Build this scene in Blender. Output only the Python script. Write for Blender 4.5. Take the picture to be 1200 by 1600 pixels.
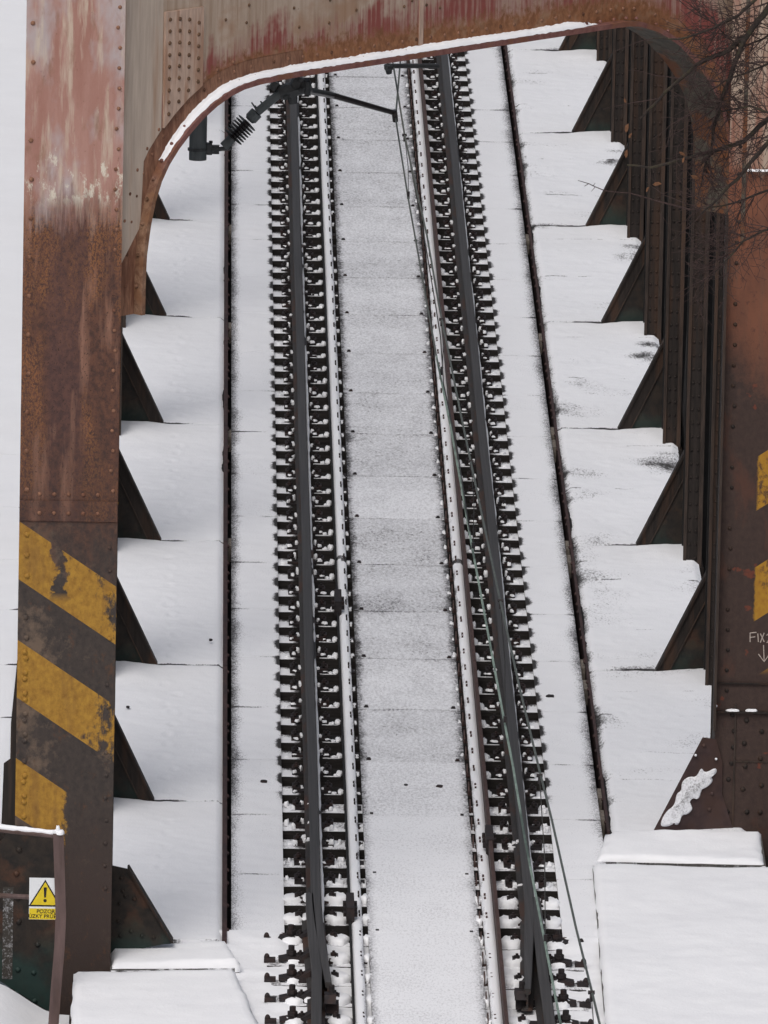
import bpy, math, random
from mathutils import Vector, Matrix, noise
random.seed(7)
R = math.radians
for o in list(bpy.data.objects): bpy.data.objects.remove(o)
sc = bpy.context.scene
C = sc.collection

# ---------------------------------------------------------------- camera
cam_d = bpy.data.cameras.new('camera'); cam = bpy.data.objects.new('camera', cam_d); C.objects.link(cam)
PSI, TH, ROLL = 0.0155914, math.atan(0.1995), 0.02
_f = Vector((math.sin(PSI)*math.cos(TH), math.cos(PSI)*math.cos(TH), -math.sin(TH)))
_r0 = Vector((math.cos(PSI), -math.sin(PSI), 0)); _u0 = _r0.cross(_f)
_r = _r0*math.cos(ROLL) + _u0*math.sin(ROLL); _u = _u0*math.cos(ROLL) - _r0*math.sin(ROLL)
cam.matrix_world = Matrix(((_r.x, _u.x, -_f.x, -1.698), (_r.y, _u.y, -_f.y, 0), (_r.z, _u.z, -_f.z, 20.284), (0, 0, 0, 1)))
cam_d.sensor_fit = 'VERTICAL'; cam_d.sensor_height = 36; cam_d.lens = 36*20000/1600
cam_d.clip_start = 1; cam_d.clip_end = 4000
sc.camera = cam

# ---------------------------------------------------------------- sky, sun, exposure (overcast)
SUN_EL, SUN_AZ = R(52), R(200)
w = bpy.data.worlds.new('World'); sc.world = w; w.use_nodes = True
wn = w.node_tree; bg = wn.nodes['Background']
sky = wn.nodes.new('ShaderNodeTexSky'); sky.sky_type = 'NISHITA'; sky.sun_disc = False
sky.sun_elevation = SUN_EL; sky.sun_rotation = SUN_AZ; sky.air_density = 1.0; sky.dust_density = 6.0; sky.ozone_density = 1.0
hs = wn.nodes.new('ShaderNodeHueSaturation'); hs.inputs['Saturation'].default_value = 0.55
wn.links.new(sky.outputs[0], hs.inputs['Color']); wn.links.new(hs.outputs[0], bg.inputs[0])
bg.inputs[1].default_value = 0.11
sd = bpy.data.lights.new('sun', 'SUN'); sd.energy = 0.9; sd.angle = R(30); sd.color = (1, 0.985, 0.97)
sun = bpy.data.objects.new('sun', sd); C.objects.link(sun)
_d = Vector((math.sin(SUN_AZ)*math.cos(SUN_EL), math.cos(SUN_AZ)*math.cos(SUN_EL), math.sin(SUN_EL)))
sun.rotation_euler = _d.to_track_quat('Z', 'Y').to_euler()
sun.location = (0, 60, 60)
vs = sc.view_settings; vs.view_transform = 'Standard'; vs.look = 'None'; vs.gamma = 1; vs.exposure = 0.0
try: vs.use_curve_mapping = False
except Exception: pass

# ---------------------------------------------------------------- material helpers
class N:
    def __init__(s, name):
        s.m = bpy.data.materials.new(name); s.m.use_nodes = True
        s.t = s.m.node_tree; s.b = s.t.nodes['Principled BSDF']
        s.pos = s.t.nodes.new('ShaderNodeNewGeometry').outputs['Position']
    def _in(s, sock, v):
        if isinstance(v, (int, float)): sock.default_value = v
        elif isinstance(v, (tuple, list)):
            sock.default_value = tuple(v) + ((1,) if sock.type == 'RGBA' and len(v) == 3 else ())
        else: s.t.links.new(v, sock)
    def scale(s, v, k):
        n = s.t.nodes.new('ShaderNodeVectorMath'); n.operation = 'MULTIPLY'; s._in(n.inputs[0], v); s._in(n.inputs[1], k); return n.outputs[0]
    def xyz(s):
        n = s.t.nodes.new('ShaderNodeSeparateXYZ'); s.t.links.new(s.pos, n.inputs[0]); return n.outputs
    def obj(s):
        return s.t.nodes.new('ShaderNodeTexCoord').outputs['Object']
    def noise(s, k, sc_=1.0, det=4, rough=.6, src=None):
        n = s.t.nodes.new('ShaderNodeTexNoise'); s._in(n.inputs['Vector'], s.scale(src or s.pos, k))
        n.inputs['Scale'].default_value = sc_; n.inputs['Detail'].default_value = det; n.inputs['Roughness'].default_value = rough
        return n.outputs['Fac']
    def math(s, op, a, b=0.0, clamp=False):
        n = s.t.nodes.new('ShaderNodeMath'); n.operation = op; n.use_clamp = clamp; s._in(n.inputs[0], a); s._in(n.inputs[1], b); return n.outputs[0]
    def mr(s, v, a, b, c=0.0, d=1.0, smooth=False):
        n = s.t.nodes.new('ShaderNodeMapRange'); n.clamp = True
        if smooth: n.interpolation_type = 'SMOOTHSTEP'
        s._in(n.inputs[0], v)
        for i, q in enumerate((a, b, c, d)): n.inputs[1+i].default_value = q
        return n.outputs[0]
    def mix(s, f, a, b):
        n = s.t.nodes.new('ShaderNodeMix'); n.data_type = 'RGBA'; s._in(n.inputs[0], f); s._in(n.inputs[6], a); s._in(n.inputs[7], b); return n.outputs[2]
    def attr(s, name):
        n = s.t.nodes.new('ShaderNodeAttribute'); n.attribute_name = name; return n.outputs['Fac']
    def done(s, col, rough=.7, bump=None, dist=.01, strength=.5, metal=0.0, spec=.3):
        s._in(s.b.inputs['Base Color'], col); s._in(s.b.inputs['Roughness'], rough); s.b.inputs['Metallic'].default_value = metal
        s.b.inputs['Specular IOR Level'].default_value = spec
        if bump is not None:
            n = s.t.nodes.new('ShaderNodeBump'); n.inputs['Strength'].default_value = strength; n.inputs['Distance'].default_value = dist
            s._in(n.inputs['Height'], bump); s.t.links.new(n.outputs[0], s.b.inputs['Normal'])
        return s.m

SNOW = (.80, .81, .835)
def m_snow():
    n = N('snow'); a = n.noise((1, 1, 1), 3, 5); b = n.noise((1, .5, 1), 45, 4)
    c = n.mix(n.mr(a, .3, .7), (.77, .78, .81), (.83, .84, .865))
    c = n.mix(n.mr(b, .66, .8, 0, .25), c, (.5, .5, .52))
    return n.done(c, .8, n.math('ADD', n.math('MULTIPLY', a, 1.0), n.math('MULTIPLY', b, .25)), .02, .5, spec=.1)
def m_thin(name, under=(.035, .033, .033), mid=(.40, .40, .42), gs=62, lo_=.28, hi_=.80):
    # thin wind blown snow: the 'bare' value says how much of the plate shows through the grains
    n = N(name); bare = n.attr('bare')
    g = n.noise((1, .35, 1), gs, 3, .75); g2 = n.noise((1, .4, 1), gs*.3, 4, .7); lo = n.noise((1, 1, 1), 2.2, 3)
    t = n.math('ADD', bare, n.math('MULTIPLY', n.math('SUBTRACT', lo, .5), .25))
    f1 = n.math('ADD', t, n.math('MULTIPLY', n.math('SUBTRACT', g, .5), 1.7))
    f2 = n.math('ADD', t, n.math('ADD', n.math('MULTIPLY', n.math('SUBTRACT', g, .5), 1.1), n.math('MULTIPLY', n.math('SUBTRACT', g2, .5), .9)))
    c = n.mix(n.mr(f1, lo_, hi_, 0, .9), n.mix(lo, (.76, .77, .80), (.82, .83, .86)), mid)
    c = n.mix(n.mr(f2, .50, .98), c, under)
    return n.done(c, .8, g, .006, .4, spec=.1)
def m_plain(name, col, var=.35, rough=.7, sc_=25, metal=0.0, rust=None, streak=(1, 1, 1), bump=.004):
    n = N(name); a = n.noise(streak, sc_, 5); b = n.noise(streak, sc_*.2, 4)
    dk = tuple(x*(1-var) for x in col); lt = tuple(x*(1+var) for x in col)
    c = n.mix(n.mr(a, .3, .7), dk, lt)
    if rust: c = n.mix(n.mr(b, .5, .62, 0, .85), c, rust)
    return n.done(c, rough, a, bump, .6, metal=metal)

M = {}
M['snow'] = m_snow()
M['thin'] = m_thin('thin_snow_on_plate', under=(.045, .043, .044), mid=(.33, .33, .35), gs=100)
M['thinc'] = m_thin('dusted_centre_plate', mid=(.34, .34, .36), gs=58, lo_=.06, hi_=.80)
M['timber'] = m_plain('old_sleeper_timber', (.022, .019, .018), .5, .85, 20, streak=(.3, 3, 3))
M['rail'] = m_plain('rail_steel', (.046, .043, .043), .35, .55, 22, metal=.0, streak=(4, .03, 4), bump=.001)
M['railfoot'] = m_plain('rail_foot_steel', (.036, .032, .031), .3, .6, 30, rust=(.06, .03, .02), streak=(2, .3, 2))
M['guard'] = m_plain('guard_angle_rust', (.062, .036, .032), .4, .7, 30, rust=(.05, .03, .025), streak=(2, .3, 2))
M['chair'] = m_plain('fastening_iron', (.020, .016, .017), .4, .7, 40, rust=(.034, .020, .018))
M['post'] = m_plain('dark_post_steel', (.018, .0130, .011), .5, .7, 12, rust=(.044, .023, .014), streak=(3, 3, .25))
M['postedge'] = m_plain('post_edge_steel', (.036, .025, .020), .5, .65, 18, rust=(.06, .034, .022), streak=(3, 3, .3))
M['greenplate'] = None
M['wetsnow_reflection'] = m_thin('wet_snow_and_reflection', (.05, .045, .04), (.42, .42, .44), 60)  # melting snow patch, also the painted reflection on the foot gusset
M['slotdark'] = m_plain('near_black_steel', (.012, .011, .011), .3, .8, 10)  # near-black colour, puts shade into slots and gaps between posts
M['edgebrown'] = m_plain('brown_deck_edge', (.050, .028, .026), .4, .7, 20, rust=(.03, .02, .02), streak=(2, .4, 2))
M['slotgrey'] = m_plain('grey_bearing_block', (.17, .15, .13), .4, .8, 30)
M['galv'] = m_plain('galvanised_grey_paint', (.075, .085, .088), .2, .5, 12, streak=(2, 2, .5), bump=.001)
M['galvdark'] = m_plain('dark_grey_fitting', (.040, .043, .045), .3, .5, 20, bump=.001)
M['insul'] = m_plain('dark_brown_insulator_glaze', (.018, .014, .015), .3, .3, 20, bump=.0)
M['copper'] = m_plain('green_patina_wire', (.19, .25, .215), .3, .6, 8, rust=(.05, .07, .06))
M['cable'] = m_plain('grey_stranded_cable', (.075, .085, .078), .3, .6, 20)
M['blackwire'] = m_plain('black_wire', (.02, .02, .02), .3, .6, 20)
M['railing'] = m_plain('brown_railing_paint', (.105, .070, .066), .25, .65, 10, rust=(.075, .045, .035), streak=(2, 2, .4), bump=.002)
M['bark'] = m_plain('dark_branch_bark', (.028, .021, .018), .5, .85, 60, rust=(.045, .038, .022))
M['twig'] = m_plain('thin_twig_bark', (.040, .024, .022), .4, .8, 60)
M['leaf'] = m_plain('dry_brown_leaf', (.11, .050, .024), .4, .8, 60)
M['concrete'] = m_plain('abutment_concrete', (.10, .095, .09), .3, .85, 8)
M['signwhite'] = m_plain('sign_white', (.66, .68, .70), .04, .4, 10, bump=.0)
M['signyellow'] = m_plain('sign_yellow', (.62, .47, .02), .06, .4, 10, bump=.0)
M['signblack'] = m_plain('sign_black', (.015, .014, .014), .1, .4, 10, bump=.0)
M['chalk'] = m_plain('chalk_marks', (.42, .36, .32), .3, .9, 90, bump=.0)

def m_green():
    n = N('brown_green_gusset_paint'); x, y, z = n.xyz()
    a = n.noise((1, 1, 1), 14, 5); b = n.noise((1, 1, 1), 4, 5)
    c = n.mix(n.mr(a, .35, .65), (.012, .010, .009), (.028, .020, .015))
    c = n.mix(n.mr(b, .54, .66, 0, .7), c, (.075, .032, .017))
    f = n.math('ADD', n.mr(z, .22, -.20), n.math('MULTIPLY', n.math('SUBTRACT', b, .5), 2.0))
    c = n.mix(n.mr(f, .45, .95, 0, .8), c, (.012, .034, .030))
    return n.done(c, .6, a, .004, .6)
M['greenplate'] = m_green()

def stripes(n, x, z, x0, z0, slope, pitch, width, base, wear, fresh=(.36, .185, .022)):
    # diagonal painted hazard bands
    q = n.math('SUBTRACT', n.math('ADD', z, n.math('MULTIPLY', n.math('SUBTRACT', x, x0), slope)), z0)
    fr = n.math('FRACT', n.math('DIVIDE', q, pitch))
    band = n.math('GREATER_THAN', fr, 1 - width/pitch)
    return n.mix(n.math('MULTIPLY', band, wear), base, fresh)

def m_column_left():
    n = N('left_column_paint_and_rust'); x, y, z = n.xyz()
    v1 = n.noise((4, 4, .55), 1.6, 6, .62); v2 = n.noise((9, 9, 1.0), 2.2, 5); bl = n.noise((2.2, 2.2, 1), 1.4, 4)
    f = n.noise((1, 1, .8), 26, 6, .7); ff = n.noise((1, 1, .6), 70, 4, .7)
    # faded pink paint with pale and lilac-grey wash, cream drips
    pink = n.mix(n.mr(v1, .35, .65), (.29, .145, .115), (.37, .215, .18))
    pink = n.mix(n.mr(bl, .50, .64, 0, .8), pink, (.38, .34, .345))
    pink = n.mix(n.mr(v2, .52, .68, 0, .75), pink, (.48, .40, .32))
    pink = n.mix(n.mr(n.noise((5, 5, 1.6), 2.0, 5), .56, .70, 0, .7), pink, (.22, .12, .08))
    low = n.math('ADD', n.math('MULTIPLY', n.mr(z, 5.75, 5.2), .20), n.mr(n.noise((3, 3, 1.2), 4.2, 6, .75), 0, 1))
    pink = n.mix(n.math('MULTIPLY', n.mr(low, .68, .74), n.mr(z, 5.16, 5.24)), pink, (.55, .50, .42))
    pink = n.mix(n.mr(f, .64, .74, 0, .7), pink, (.14, .07, .05))
    # dark rust
    rust = n.mix(n.mr(f, .38, .60), (.048, .024, .020), (.110, .050, .034))
    rust = n.mix(n.math('MULTIPLY', n.mr(ff, .46, .62), n.mr(n.noise((3, 3, .8), 1.8, 4), .42, .56, .1, 1.0)), rust, (.30, .125, .045))
    ctr = n.math('ADD', n.mr(n.math('ABSOLUTE', n.math('ADD', x, 2.53)), .24, .06), n.math('MULTIPLY', n.math('SUBTRACT', n.noise((2, 2, .6), 2, 4), .5), 2.2))
    rust = n.mix(n.mr(ctr, .5, 1.0, 0, .75), rust, n.mix(n.mr(f, .4, .62), (.060, .030, .028), (.095, .048, .042)))
    rust = n.mix(n.mr(n.noise((6, 6, .7), 1.3, 5), .56, .68, 0, .75), rust, (.27, .14, .095))
    rust = n.mix(n.mr(ff, .57, .63, 0, .85), rust, (.025, .013, .011))
    rust = n.mix(n.mr(n.math('ADD', z, n.math('MULTIPLY', n.math('SUBTRACT', n.noise((3, 3, 1), 2.2, 5), .5), 1.6)), 3.9, 3.0, 0, .62), rust, n.mix(n.mr(f, .38, .64), (.036, .022, .020), (.075, .036, .026)))
    edge = n.math('ADD', z, n.math('MULTIPLY', n.math('SUBTRACT', n.noise((9, 9, .9), 2.4, 5, .7), .5), .75))
    c = n.mix(n.mr(edge, 5.0, 5.32), rust, pink)
    # black and yellow bands
    dark = n.mix(n.mr(f, .35, .7), (.030, .024, .022), (.062, .048, .042))
    dark = n.mix(n.mr(n.math('ADD', n.noise((2.5, 2.5, 2.2), 2.1, 6, .7), n.mr(x, -2.45, -2.75, -.06, .08)), .52, .66, 0, .75), dark, (.150, .105, .075))
    dark = n.mix(n.mr(n.math('ADD', z, n.math('MULTIPLY', f, .2)), 1.2, .5, 0, .8), dark, (.043, .028, .024))
    wr = n.math('ADD', n.math('MULTIPLY', n.mr(x, -2.62, -2.12), .24), n.math('ADD', n.math('MULTIPLY', n.noise((3, 3, 1.1), 2.6, 6, .7), .85), n.math('MULTIPLY', f, .30)))
    wear = n.mr(wr, .82, .74)
    wear = n.math('MULTIPLY', wear, n.mr(n.math('ADD', z, n.math('MULTIPLY', x, .5)), -.62, -.52))
    wear = n.math('MULTIPLY', wear, n.math('MAXIMUM', n.mr(n.math('ADD', z, n.math('MULTIPLY', f, .1)), 1.14, 1.20), n.mr(n.math('ADD', x, n.math('MULTIPLY', n.math('SUBTRACT', f, .5), .15)), -2.50, -2.53)))
    gap = n.math('MULTIPLY', n.mr(n.math('ABSOLUTE', n.math('SUBTRACT', n.math('ADD', x, n.math('ADD', n.math('MULTIPLY', n.math('SUBTRACT', f, .5), .10), n.math('MULTIPLY', n.math('SUBTRACT', n.noise((3, 3, 3), 2.2, 4), .5), .22))), -2.575)), .045, .030), n.mr(z, 2.42, 2.48))
    wear = n.math('MULTIPLY', wear, n.math('SUBTRACT', 1.0, gap))
    yel = n.mix(n.mr(f, .36, .68), (.36, .195, .028), (.22, .11, .02))
    yel = n.mix(n.mr(n.noise((4, 4, .8), 2.2, 5), .52, .66, 0, .5), yel, (.17, .085, .025))
    dark = n.mix(n.mr(n.math('ADD', z, n.math('MULTIPLY', n.math('SUBTRACT', n.noise((4, 4, 1.5), 2.4, 5, .7), .5), 1.3)), 2.55, 3.0, 0, .75), dark, n.mix(n.mr(f, .4, .62), (.045, .025, .021), (.095, .045, .030)))
    dark = n.mix(n.mr(n.noise((3, 3, 2), 3.1, 6, .75), .58, .66, 0, .6), dark, (.09, .042, .022))
    st = stripes(n, x, z, -2.85, 2.972, .665, .832, .405, dark, wear, yel)
    st = n.mix(n.mr(ff, .66, .70, 0, .8), st, (.06, .03, .02))
    c = n.mix(n.math('GREATER_THAN', z, 2.975), st, c)
    return n.done(c, n.mr(f, .3, .7, .55, .85), n.math('ADD', f, n.math('MULTIPLY', ff, .5)), .006, .7)
def m_column_right():
    n = N('right_column_paint_and_rust'); x, y, z = n.xyz()
    f = n.noise((1, 1, .8), 24, 6, .7); v = n.noise((7, 7, .8), 1.8, 6); v2 = n.noise((2, 2, .8), 2.2, 5)
    top = n.mix(n.mr(v, .4, .62), (.26, .13, .095), (.36, .28, .22))
    top = n.mix(n.mr(n.noise((5, 5, .8), 3, 5), .55, .68, 0, .8), top, (.20, .09, .055))
    orange = n.mix(n.mr(v2, .38, .62), (.13, .050, .030), (.23, .085, .045))
    orange = n.mix(n.mr(v, .52, .64, 0, .6), orange, (.15, .075, .05))
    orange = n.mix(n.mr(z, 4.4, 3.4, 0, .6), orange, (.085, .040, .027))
    orange = n.mix(n.mr(f, .56, .66, 0, .8), orange, (.07, .03, .022))
    c = n.mix(n.mr(n.math('ADD', z, n.math('MULTIPLY', v, .25)), 4.82, 4.92), orange, top)
    dark = n.mix(n.mr(f, .35, .7), (.036, .022, .019), (.058, .036, .029))
    dark = n.mix(n.mr(v2, .56, .66, 0, .7), dark, (.085, .036, .024))
    dark = n.mix(n.mr(n.noise((1, 1, 1), 7, 3), .66, .7, 0, .6), dark, (.17, .04, .02))
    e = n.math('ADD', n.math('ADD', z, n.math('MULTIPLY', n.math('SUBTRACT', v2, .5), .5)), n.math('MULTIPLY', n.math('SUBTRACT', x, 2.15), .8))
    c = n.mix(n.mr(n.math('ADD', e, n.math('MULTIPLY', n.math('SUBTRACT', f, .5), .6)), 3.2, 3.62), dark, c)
    wear = n.math('MULTIPLY', n.mr(n.math('ADD', x, n.math('MULTIPLY', n.math('SUBTRACT', f, .5), .05)), 2.405, 2.42), n.mr(n.math('ADD', n.math('MULTIPLY', v2, .5), n.math('MULTIPLY', f, .5)), .60, .52))
    g = n.mix(n.mr(f, .4, .7), (.36, .19, .02), (.27, .12, .015))
    st = stripes(n, x, z, 2.42, 2.64, -.665, .82, .40, c, n.math('MULTIPLY', wear, n.math('MULTIPLY', n.mr(z, 1.02, 1.1), n.mr(z, 2.85, 2.80))), g)
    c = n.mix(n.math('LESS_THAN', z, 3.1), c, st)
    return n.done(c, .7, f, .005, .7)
def m_web():
    n = N('beam_web_paint_streaks'); x, y, z = n.xyz(); rim = n.attr('rim')
    f = n.noise((1, 1, .7), 26, 6, .7); st = n.noise((12, 12, .55), 2.4, 6, .65); st2 = n.noise((6, 6, .35), 2.2, 5); bl = n.noise((1.2, 1.2, 1.6), 1.6, 4)
    cream = n.mix(n.mr(st2, .36, .64), (.31, .225, .165), (.44, .35, .28))
    cream = n.mix(n.mr(st, .56, .68, 0, .75), cream, (.22, .13, .075))
    cream = n.mix(n.mr(bl, .52, .62, 0, .65), cream, (.29, .165, .10))
    cream = n.mix(n.mr(f, .66, .74, 0, .7), cream, (.10, .06, .04))
    maroon = n.mix(n.mr(n.math('ADD', st, n.math('MULTIPLY', n.math('SUBTRACT', bl, .5), .6)), .42, .60, 0, .8), (.22, .062, .052), (.36, .25, .205))
    orange = n.mix(n.mr(f, .38, .66), (.17, .072, .034), (.30, .135, .064))
    orange = n.mix(n.mr(n.noise((3, 3, 3), 3, 4), .55, .68, 0, .6), orange, (.30, .19, .12))
    orange = n.mix(n.mr(f, .64, .72, 0, .7), orange, (.06, .025, .015))
    t = n.math('ADD', rim, n.math('ADD', n.math('MULTIPLY', n.math('SUBTRACT', st, .5), .30), n.math('ADD', n.math('MULTIPLY', n.math('SUBTRACT', bl, .5), .9), n.math('MULTIPLY', n.math('SUBTRACT', st2, .5), .30))))
    t = n.math('SUBTRACT', t, n.mr(x, -1.2, 1.6, -.04, .10))
    c = n.mix(n.mr(t, .26, .40), maroon, cream)
    c = n.mix(n.mr(n.math('ADD', rim, n.math('MULTIPLY', n.math('SUBTRACT', f, .5), .35)), .13, .22), orange, c)
    return n.done(c, .72, f, .004, .6)
def m_flange():
    n = N('pink_flange_edge'); x, y, z = n.xyz(); f = n.noise((1, 1, 1), 20, 6, .7); b = n.noise((1, 1, 1), 5, 5)
    c = n.mix(n.mr(f, .35, .65), (.13, .052, .046), (.22, .105, .09))
    lo = n.math('MULTIPLY', n.mr(z, 5.55, 5.2), n.mr(x, 0, -1))
    c = n.mix(lo, c, n.mix(n.mr(f, .4, .6), (.15, .075, .045), (.28, .17, .11)))
    c = n.mix(n.mr(b, .5, .6, 0, .6), c, (.17, .07, .03))
    return n.done(c, .7, f, .004, .6)
def m_flangein():
    n = N('grey_green_flange_rust'); f = n.noise((1, 1, 1), 16, 6, .7); b = n.noise((1, 1, 1), 3.5, 5)
    c = n.mix(n.mr(f, .35, .65), (.045, .040, .032), (.10, .085, .065))
    c = n.mix(n.mr(b, .46, .56), c, (.13, .050, .022))
    return n.done(c, .7, f, .004, .6)
M['coll'] = m_column_left(); M['colr'] = m_column_right(); M['web'] = m_web(); M['flange'] = m_flange(); M['flangein'] = m_flangein()
M['coverplate'] = m_plain('faded_cover_plate', (.42, .30, .235), .22, .75, 14, rust=(.31, .18, .12), streak=(4, 4, .5))
M['paleplate'] = m_plain('pale_smooth_plate', (.42, .345, .285), .16, .6, 7, rust=(.33, .215, .15), streak=(5, 5, .35))
M['rivet'] = m_plain('weathered_rivet', (.25, .15, .11), .4, .7, 30, rust=(.14, .07, .04))
M['rivetdark'] = m_plain('dark_rivet', (.10, .055, .03), .5, .7, 30)
M['rustknee'] = m_plain('rusty_knee_plate', (.20, .10, .062), .35, .75, 22, rust=(.12, .05, .03), streak=(3, 3, .6))
def m_water():
    n = N('river_water'); a = n.noise((1, 1, 1), .8, 4)
    return n.done((.015, .022, .024), .25, a, .05, .4)
M['water'] = m_water()

# ---------------------------------------------------------------- mesh helpers
class MB:
    def __init__(s): s.v = []; s.f = []; s.a = None
    def box(s, x0, x1, y0, y1, z0, z1):
        i = len(s.v)
        s.v += [(x0, y0, z0), (x1, y0, z0), (x1, y1, z0), (x0, y1, z0), (x0, y0, z1), (x1, y0, z1), (x1, y1, z1), (x0, y1, z1)]
        s.f += [tuple(i+k for k in q) for q in ((0, 3, 2, 1), (4, 5, 6, 7), (0, 1, 5, 4), (1, 2, 6, 5), (2, 3, 7, 6), (3, 0, 4, 7))]
        return s
    def prism(s, poly, axis, a, b):
        # polygon in the two other axes, extruded along axis from a to b
        def P(p, c):
            return {'x': (c, p[0], p[1]), 'y': (p[0], c, p[1]), 'z': (p[0], p[1], c)}[axis]
        i = len(s.v); n = len(poly)
        s.v += [P(p, a) for p in poly] + [P(p, b) for p in poly]
        s.f.append(tuple(range(i, i+n))); s.f.append(tuple(range(i+2*n-1, i+n-1, -1)))
        for k in range(n): s.f.append((i+k, i+n+k, i+n+(k+1) % n, i+(k+1) % n))
        return s
    def tube(s, pts, r, seg=6, caps=True):
        pts = [Vector(p) for p in pts]; rs = r if isinstance(r, (list, tuple)) else [r]*len(pts)
        prev = None; base = len(s.v)
        for k, p in enumerate(pts):
            t = (pts[min(k+1, len(pts)-1)] - pts[max(k-1, 0)]).normalized()
            if prev is None:
                prev = t.orthogonal().normalized()
            prev = (prev - t*prev.dot(t)).normalized(); q = t.cross(prev)
            for j in range(seg):
                a = 2*math.pi*j/seg; s.v.append(tuple(p + (prev*math.cos(a)+q*math.sin(a))*rs[k]))
        for k in range(len(pts)-1):
            for j in range(seg):
                a = base+k*seg+j; b = base+k*seg+(j+1) % seg; s.f.append((a, b, b+seg, a+seg))
        if caps:
            s.f.append(tuple(base+j for j in range(seg))[::-1]); e = base+(len(pts)-1)*seg; s.f.append(tuple(e+j for j in range(seg)))
        return s
    def dome(s, c, nrm, r, h=None, seg=8):
        c = Vector(c); nrm = Vector(nrm).normalized(); a = nrm.orthogonal().normalized(); b = nrm.cross(a); h = h or r*.7
        base = len(s.v)
        for (rr, hh) in ((1, 0), (.86, .5), (.5, .87)):
            for j in range(seg):
                t = 2*math.pi*j/seg; s.v.append(tuple(c + (a*math.cos(t)+b*math.sin(t))*r*rr + nrm*h*hh))
        s.v.append(tuple(c+nrm*h)); top = len(s.v)-1
        for k in range(2):
            for j in range(seg): p = base+k*seg+j; q = base+k*seg+(j+1) % seg; s.f.append((p, q, q+seg, p+seg))
        for j in range(seg): s.f.append((base+2*seg+j, base+2*seg+(j+1) % seg, top))
        return s
    def blob(s, cx, cy, z0, rx, ry, h, seed, rag=.35, seg=14):
        # small lump of snow with a ragged outline
        base = len(s.v); rnd = random.Random(seed); k = [1+rag*(rnd.random()*2-1) for _ in range(seg)]
        for (rr, hh) in ((1, 0), (.97, .6), (.7, 1)):
            for j in range(seg):
                t = 2*math.pi*j/seg; s.v.append((cx+math.cos(t)*rx*rr*k[j], cy+math.sin(t)*ry*rr*k[j], z0+h*hh*(1 if rr > .8 else .85+.3*rnd.random())))
        s.v.append((cx, cy, z0+h))
        for q in range(2):
            for j in range(seg): p = base+q*seg+j; r = base+q*seg+(j+1) % seg; s.f.append((p, r, r+seg, p+seg))
        for j in range(seg): s.f.append((base+2*seg+j, base+2*seg+(j+1) % seg, base+3*seg))
        return s
    def grid(s, x0, x1, y0, y1, nx, ny, zf, zb=None, bare=None, keep=None):
        base = len(s.v)
        if s.a is None and bare: s.a = [0.0]*base
        for j in range(ny+1):
            for i in range(nx+1):
                x = x0+(x1-x0)*i/nx; y = y0+(y1-y0)*j/ny
                s.v.append((x, y, zf(x, y)))
                if bare: s.a.append(bare(x, y))
        W = nx+1
        for j in range(ny):
            for i in range(nx): a = base+j*W+i; s.f.append((a, a+1, a+W+1, a+W))
        if zb is not None:
            ring = [base+i for i in range(W)] + [base+j*W+nx for j in range(1, ny+1)] + [base+ny*W+i for i in range(nx-1, -1, -1)] + [base+j*W for j in range(ny-1, 0, -1)]
            b2 = len(s.v)
            for r in ring:
                v = s.v[r]; s.v += [(v[0], v[1], v[2]), (v[0], v[1], zb)]
                if bare: s.a += [s.a[r], s.a[r]]
            n = len(ring)
            for k in range(n): q = (k+1) % n; s.f.append((b2+2*k, b2+2*k+1, b2+2*q+1, b2+2*q))
        return s
    def mesh(s, name, mat, smooth=False, fix=True):
        me = bpy.data.meshes.new(name); me.from_pydata(s.v, [], s.f)
        if mat: me.materials.append(mat)
        if s.a:
            at = me.attributes.new('bare', 'FLOAT', 'POINT')
            s.a += [0.0]*(len(s.v)-len(s.a)); at.data.foreach_set('value', s.a)
        me.update()
        if fix:
            import bmesh
            bm = bmesh.new(); bm.from_mesh(me); bmesh.ops.recalc_face_normals(bm, faces=bm.faces); bm.to_mesh(me); bm.free()
        if smooth: me.polygons.foreach_set('use_smooth', [True]*len(me.polygons))
        return me
def link(name, me, parent=None, label=None):
    o = bpy.data.objects.new(name, me); C.objects.link(o)
    if parent: o.parent = parent
    if label: o['label'] = label
    return o
def thing(name, label, cat, group=None, loc=(0, 0, 0), me=None):
    o = bpy.data.objects.new(name, me); C.objects.link(o); o.location = loc
    o['label'] = label; o['category'] = cat
    if group: o['group'] = group
    return o
def struct(name, me):
    o = link(name, me); o['kind'] = 'structure'; return o
def nth(i): return ['', 'first', 'second', 'third'][i] if i < 4 else f'{i}'+({1: 'st', 2: 'nd', 3: 'rd'}.get(i % 10, 'th') if i > 20 else 'th')
def nz(x, y, s=1.0, o=0.0): return noise.noise(Vector((x*s+o, y*s, o*1.7)))
def sm(a, b, v):
    t = max(0., min(1., (v-a)/(b-a))) if a != b else 0; return t*t*(3-2*t)

# camera rays: turn a spot seen in the photograph into a point on a real plane of the site
CAMP = Vector((-1.698, 0, 20.284))
def ray(px, py): return _f + _r*((px-600)/20000) + _u*((800-py)/20000)
def onY(px, py, Y): r = ray(px, py); return CAMP + r*(Y/r.y)
def onZ(px, py, Z): r = ray(px, py); return CAMP + r*((Z-CAMP.z)/r.z)
K = 1.0497                                     # skew of the portal: Y grows by K per metre of x
def onP(px, py, Y0):                           # plane Y = Y0 + K (x + 2.186)
    r = ray(px, py); n = Vector((-K, 1, 0)); return CAMP + r*((Y0+K*2.186 - CAMP.dot(n))/r.dot(n))
NRM = math.hypot(1, K); NB = Vector((-K/NRM, 1/NRM, 0))   # normal of the portal plane, pointing away from the camera

ZS = -.17                                      # top of the sleepers (rail head is z = 0)
ZP = -.150                                     # top of the side and centre plates
SP = .60; S0 = 92.586                          # sleeper spacing and one sleeper's Y
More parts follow.
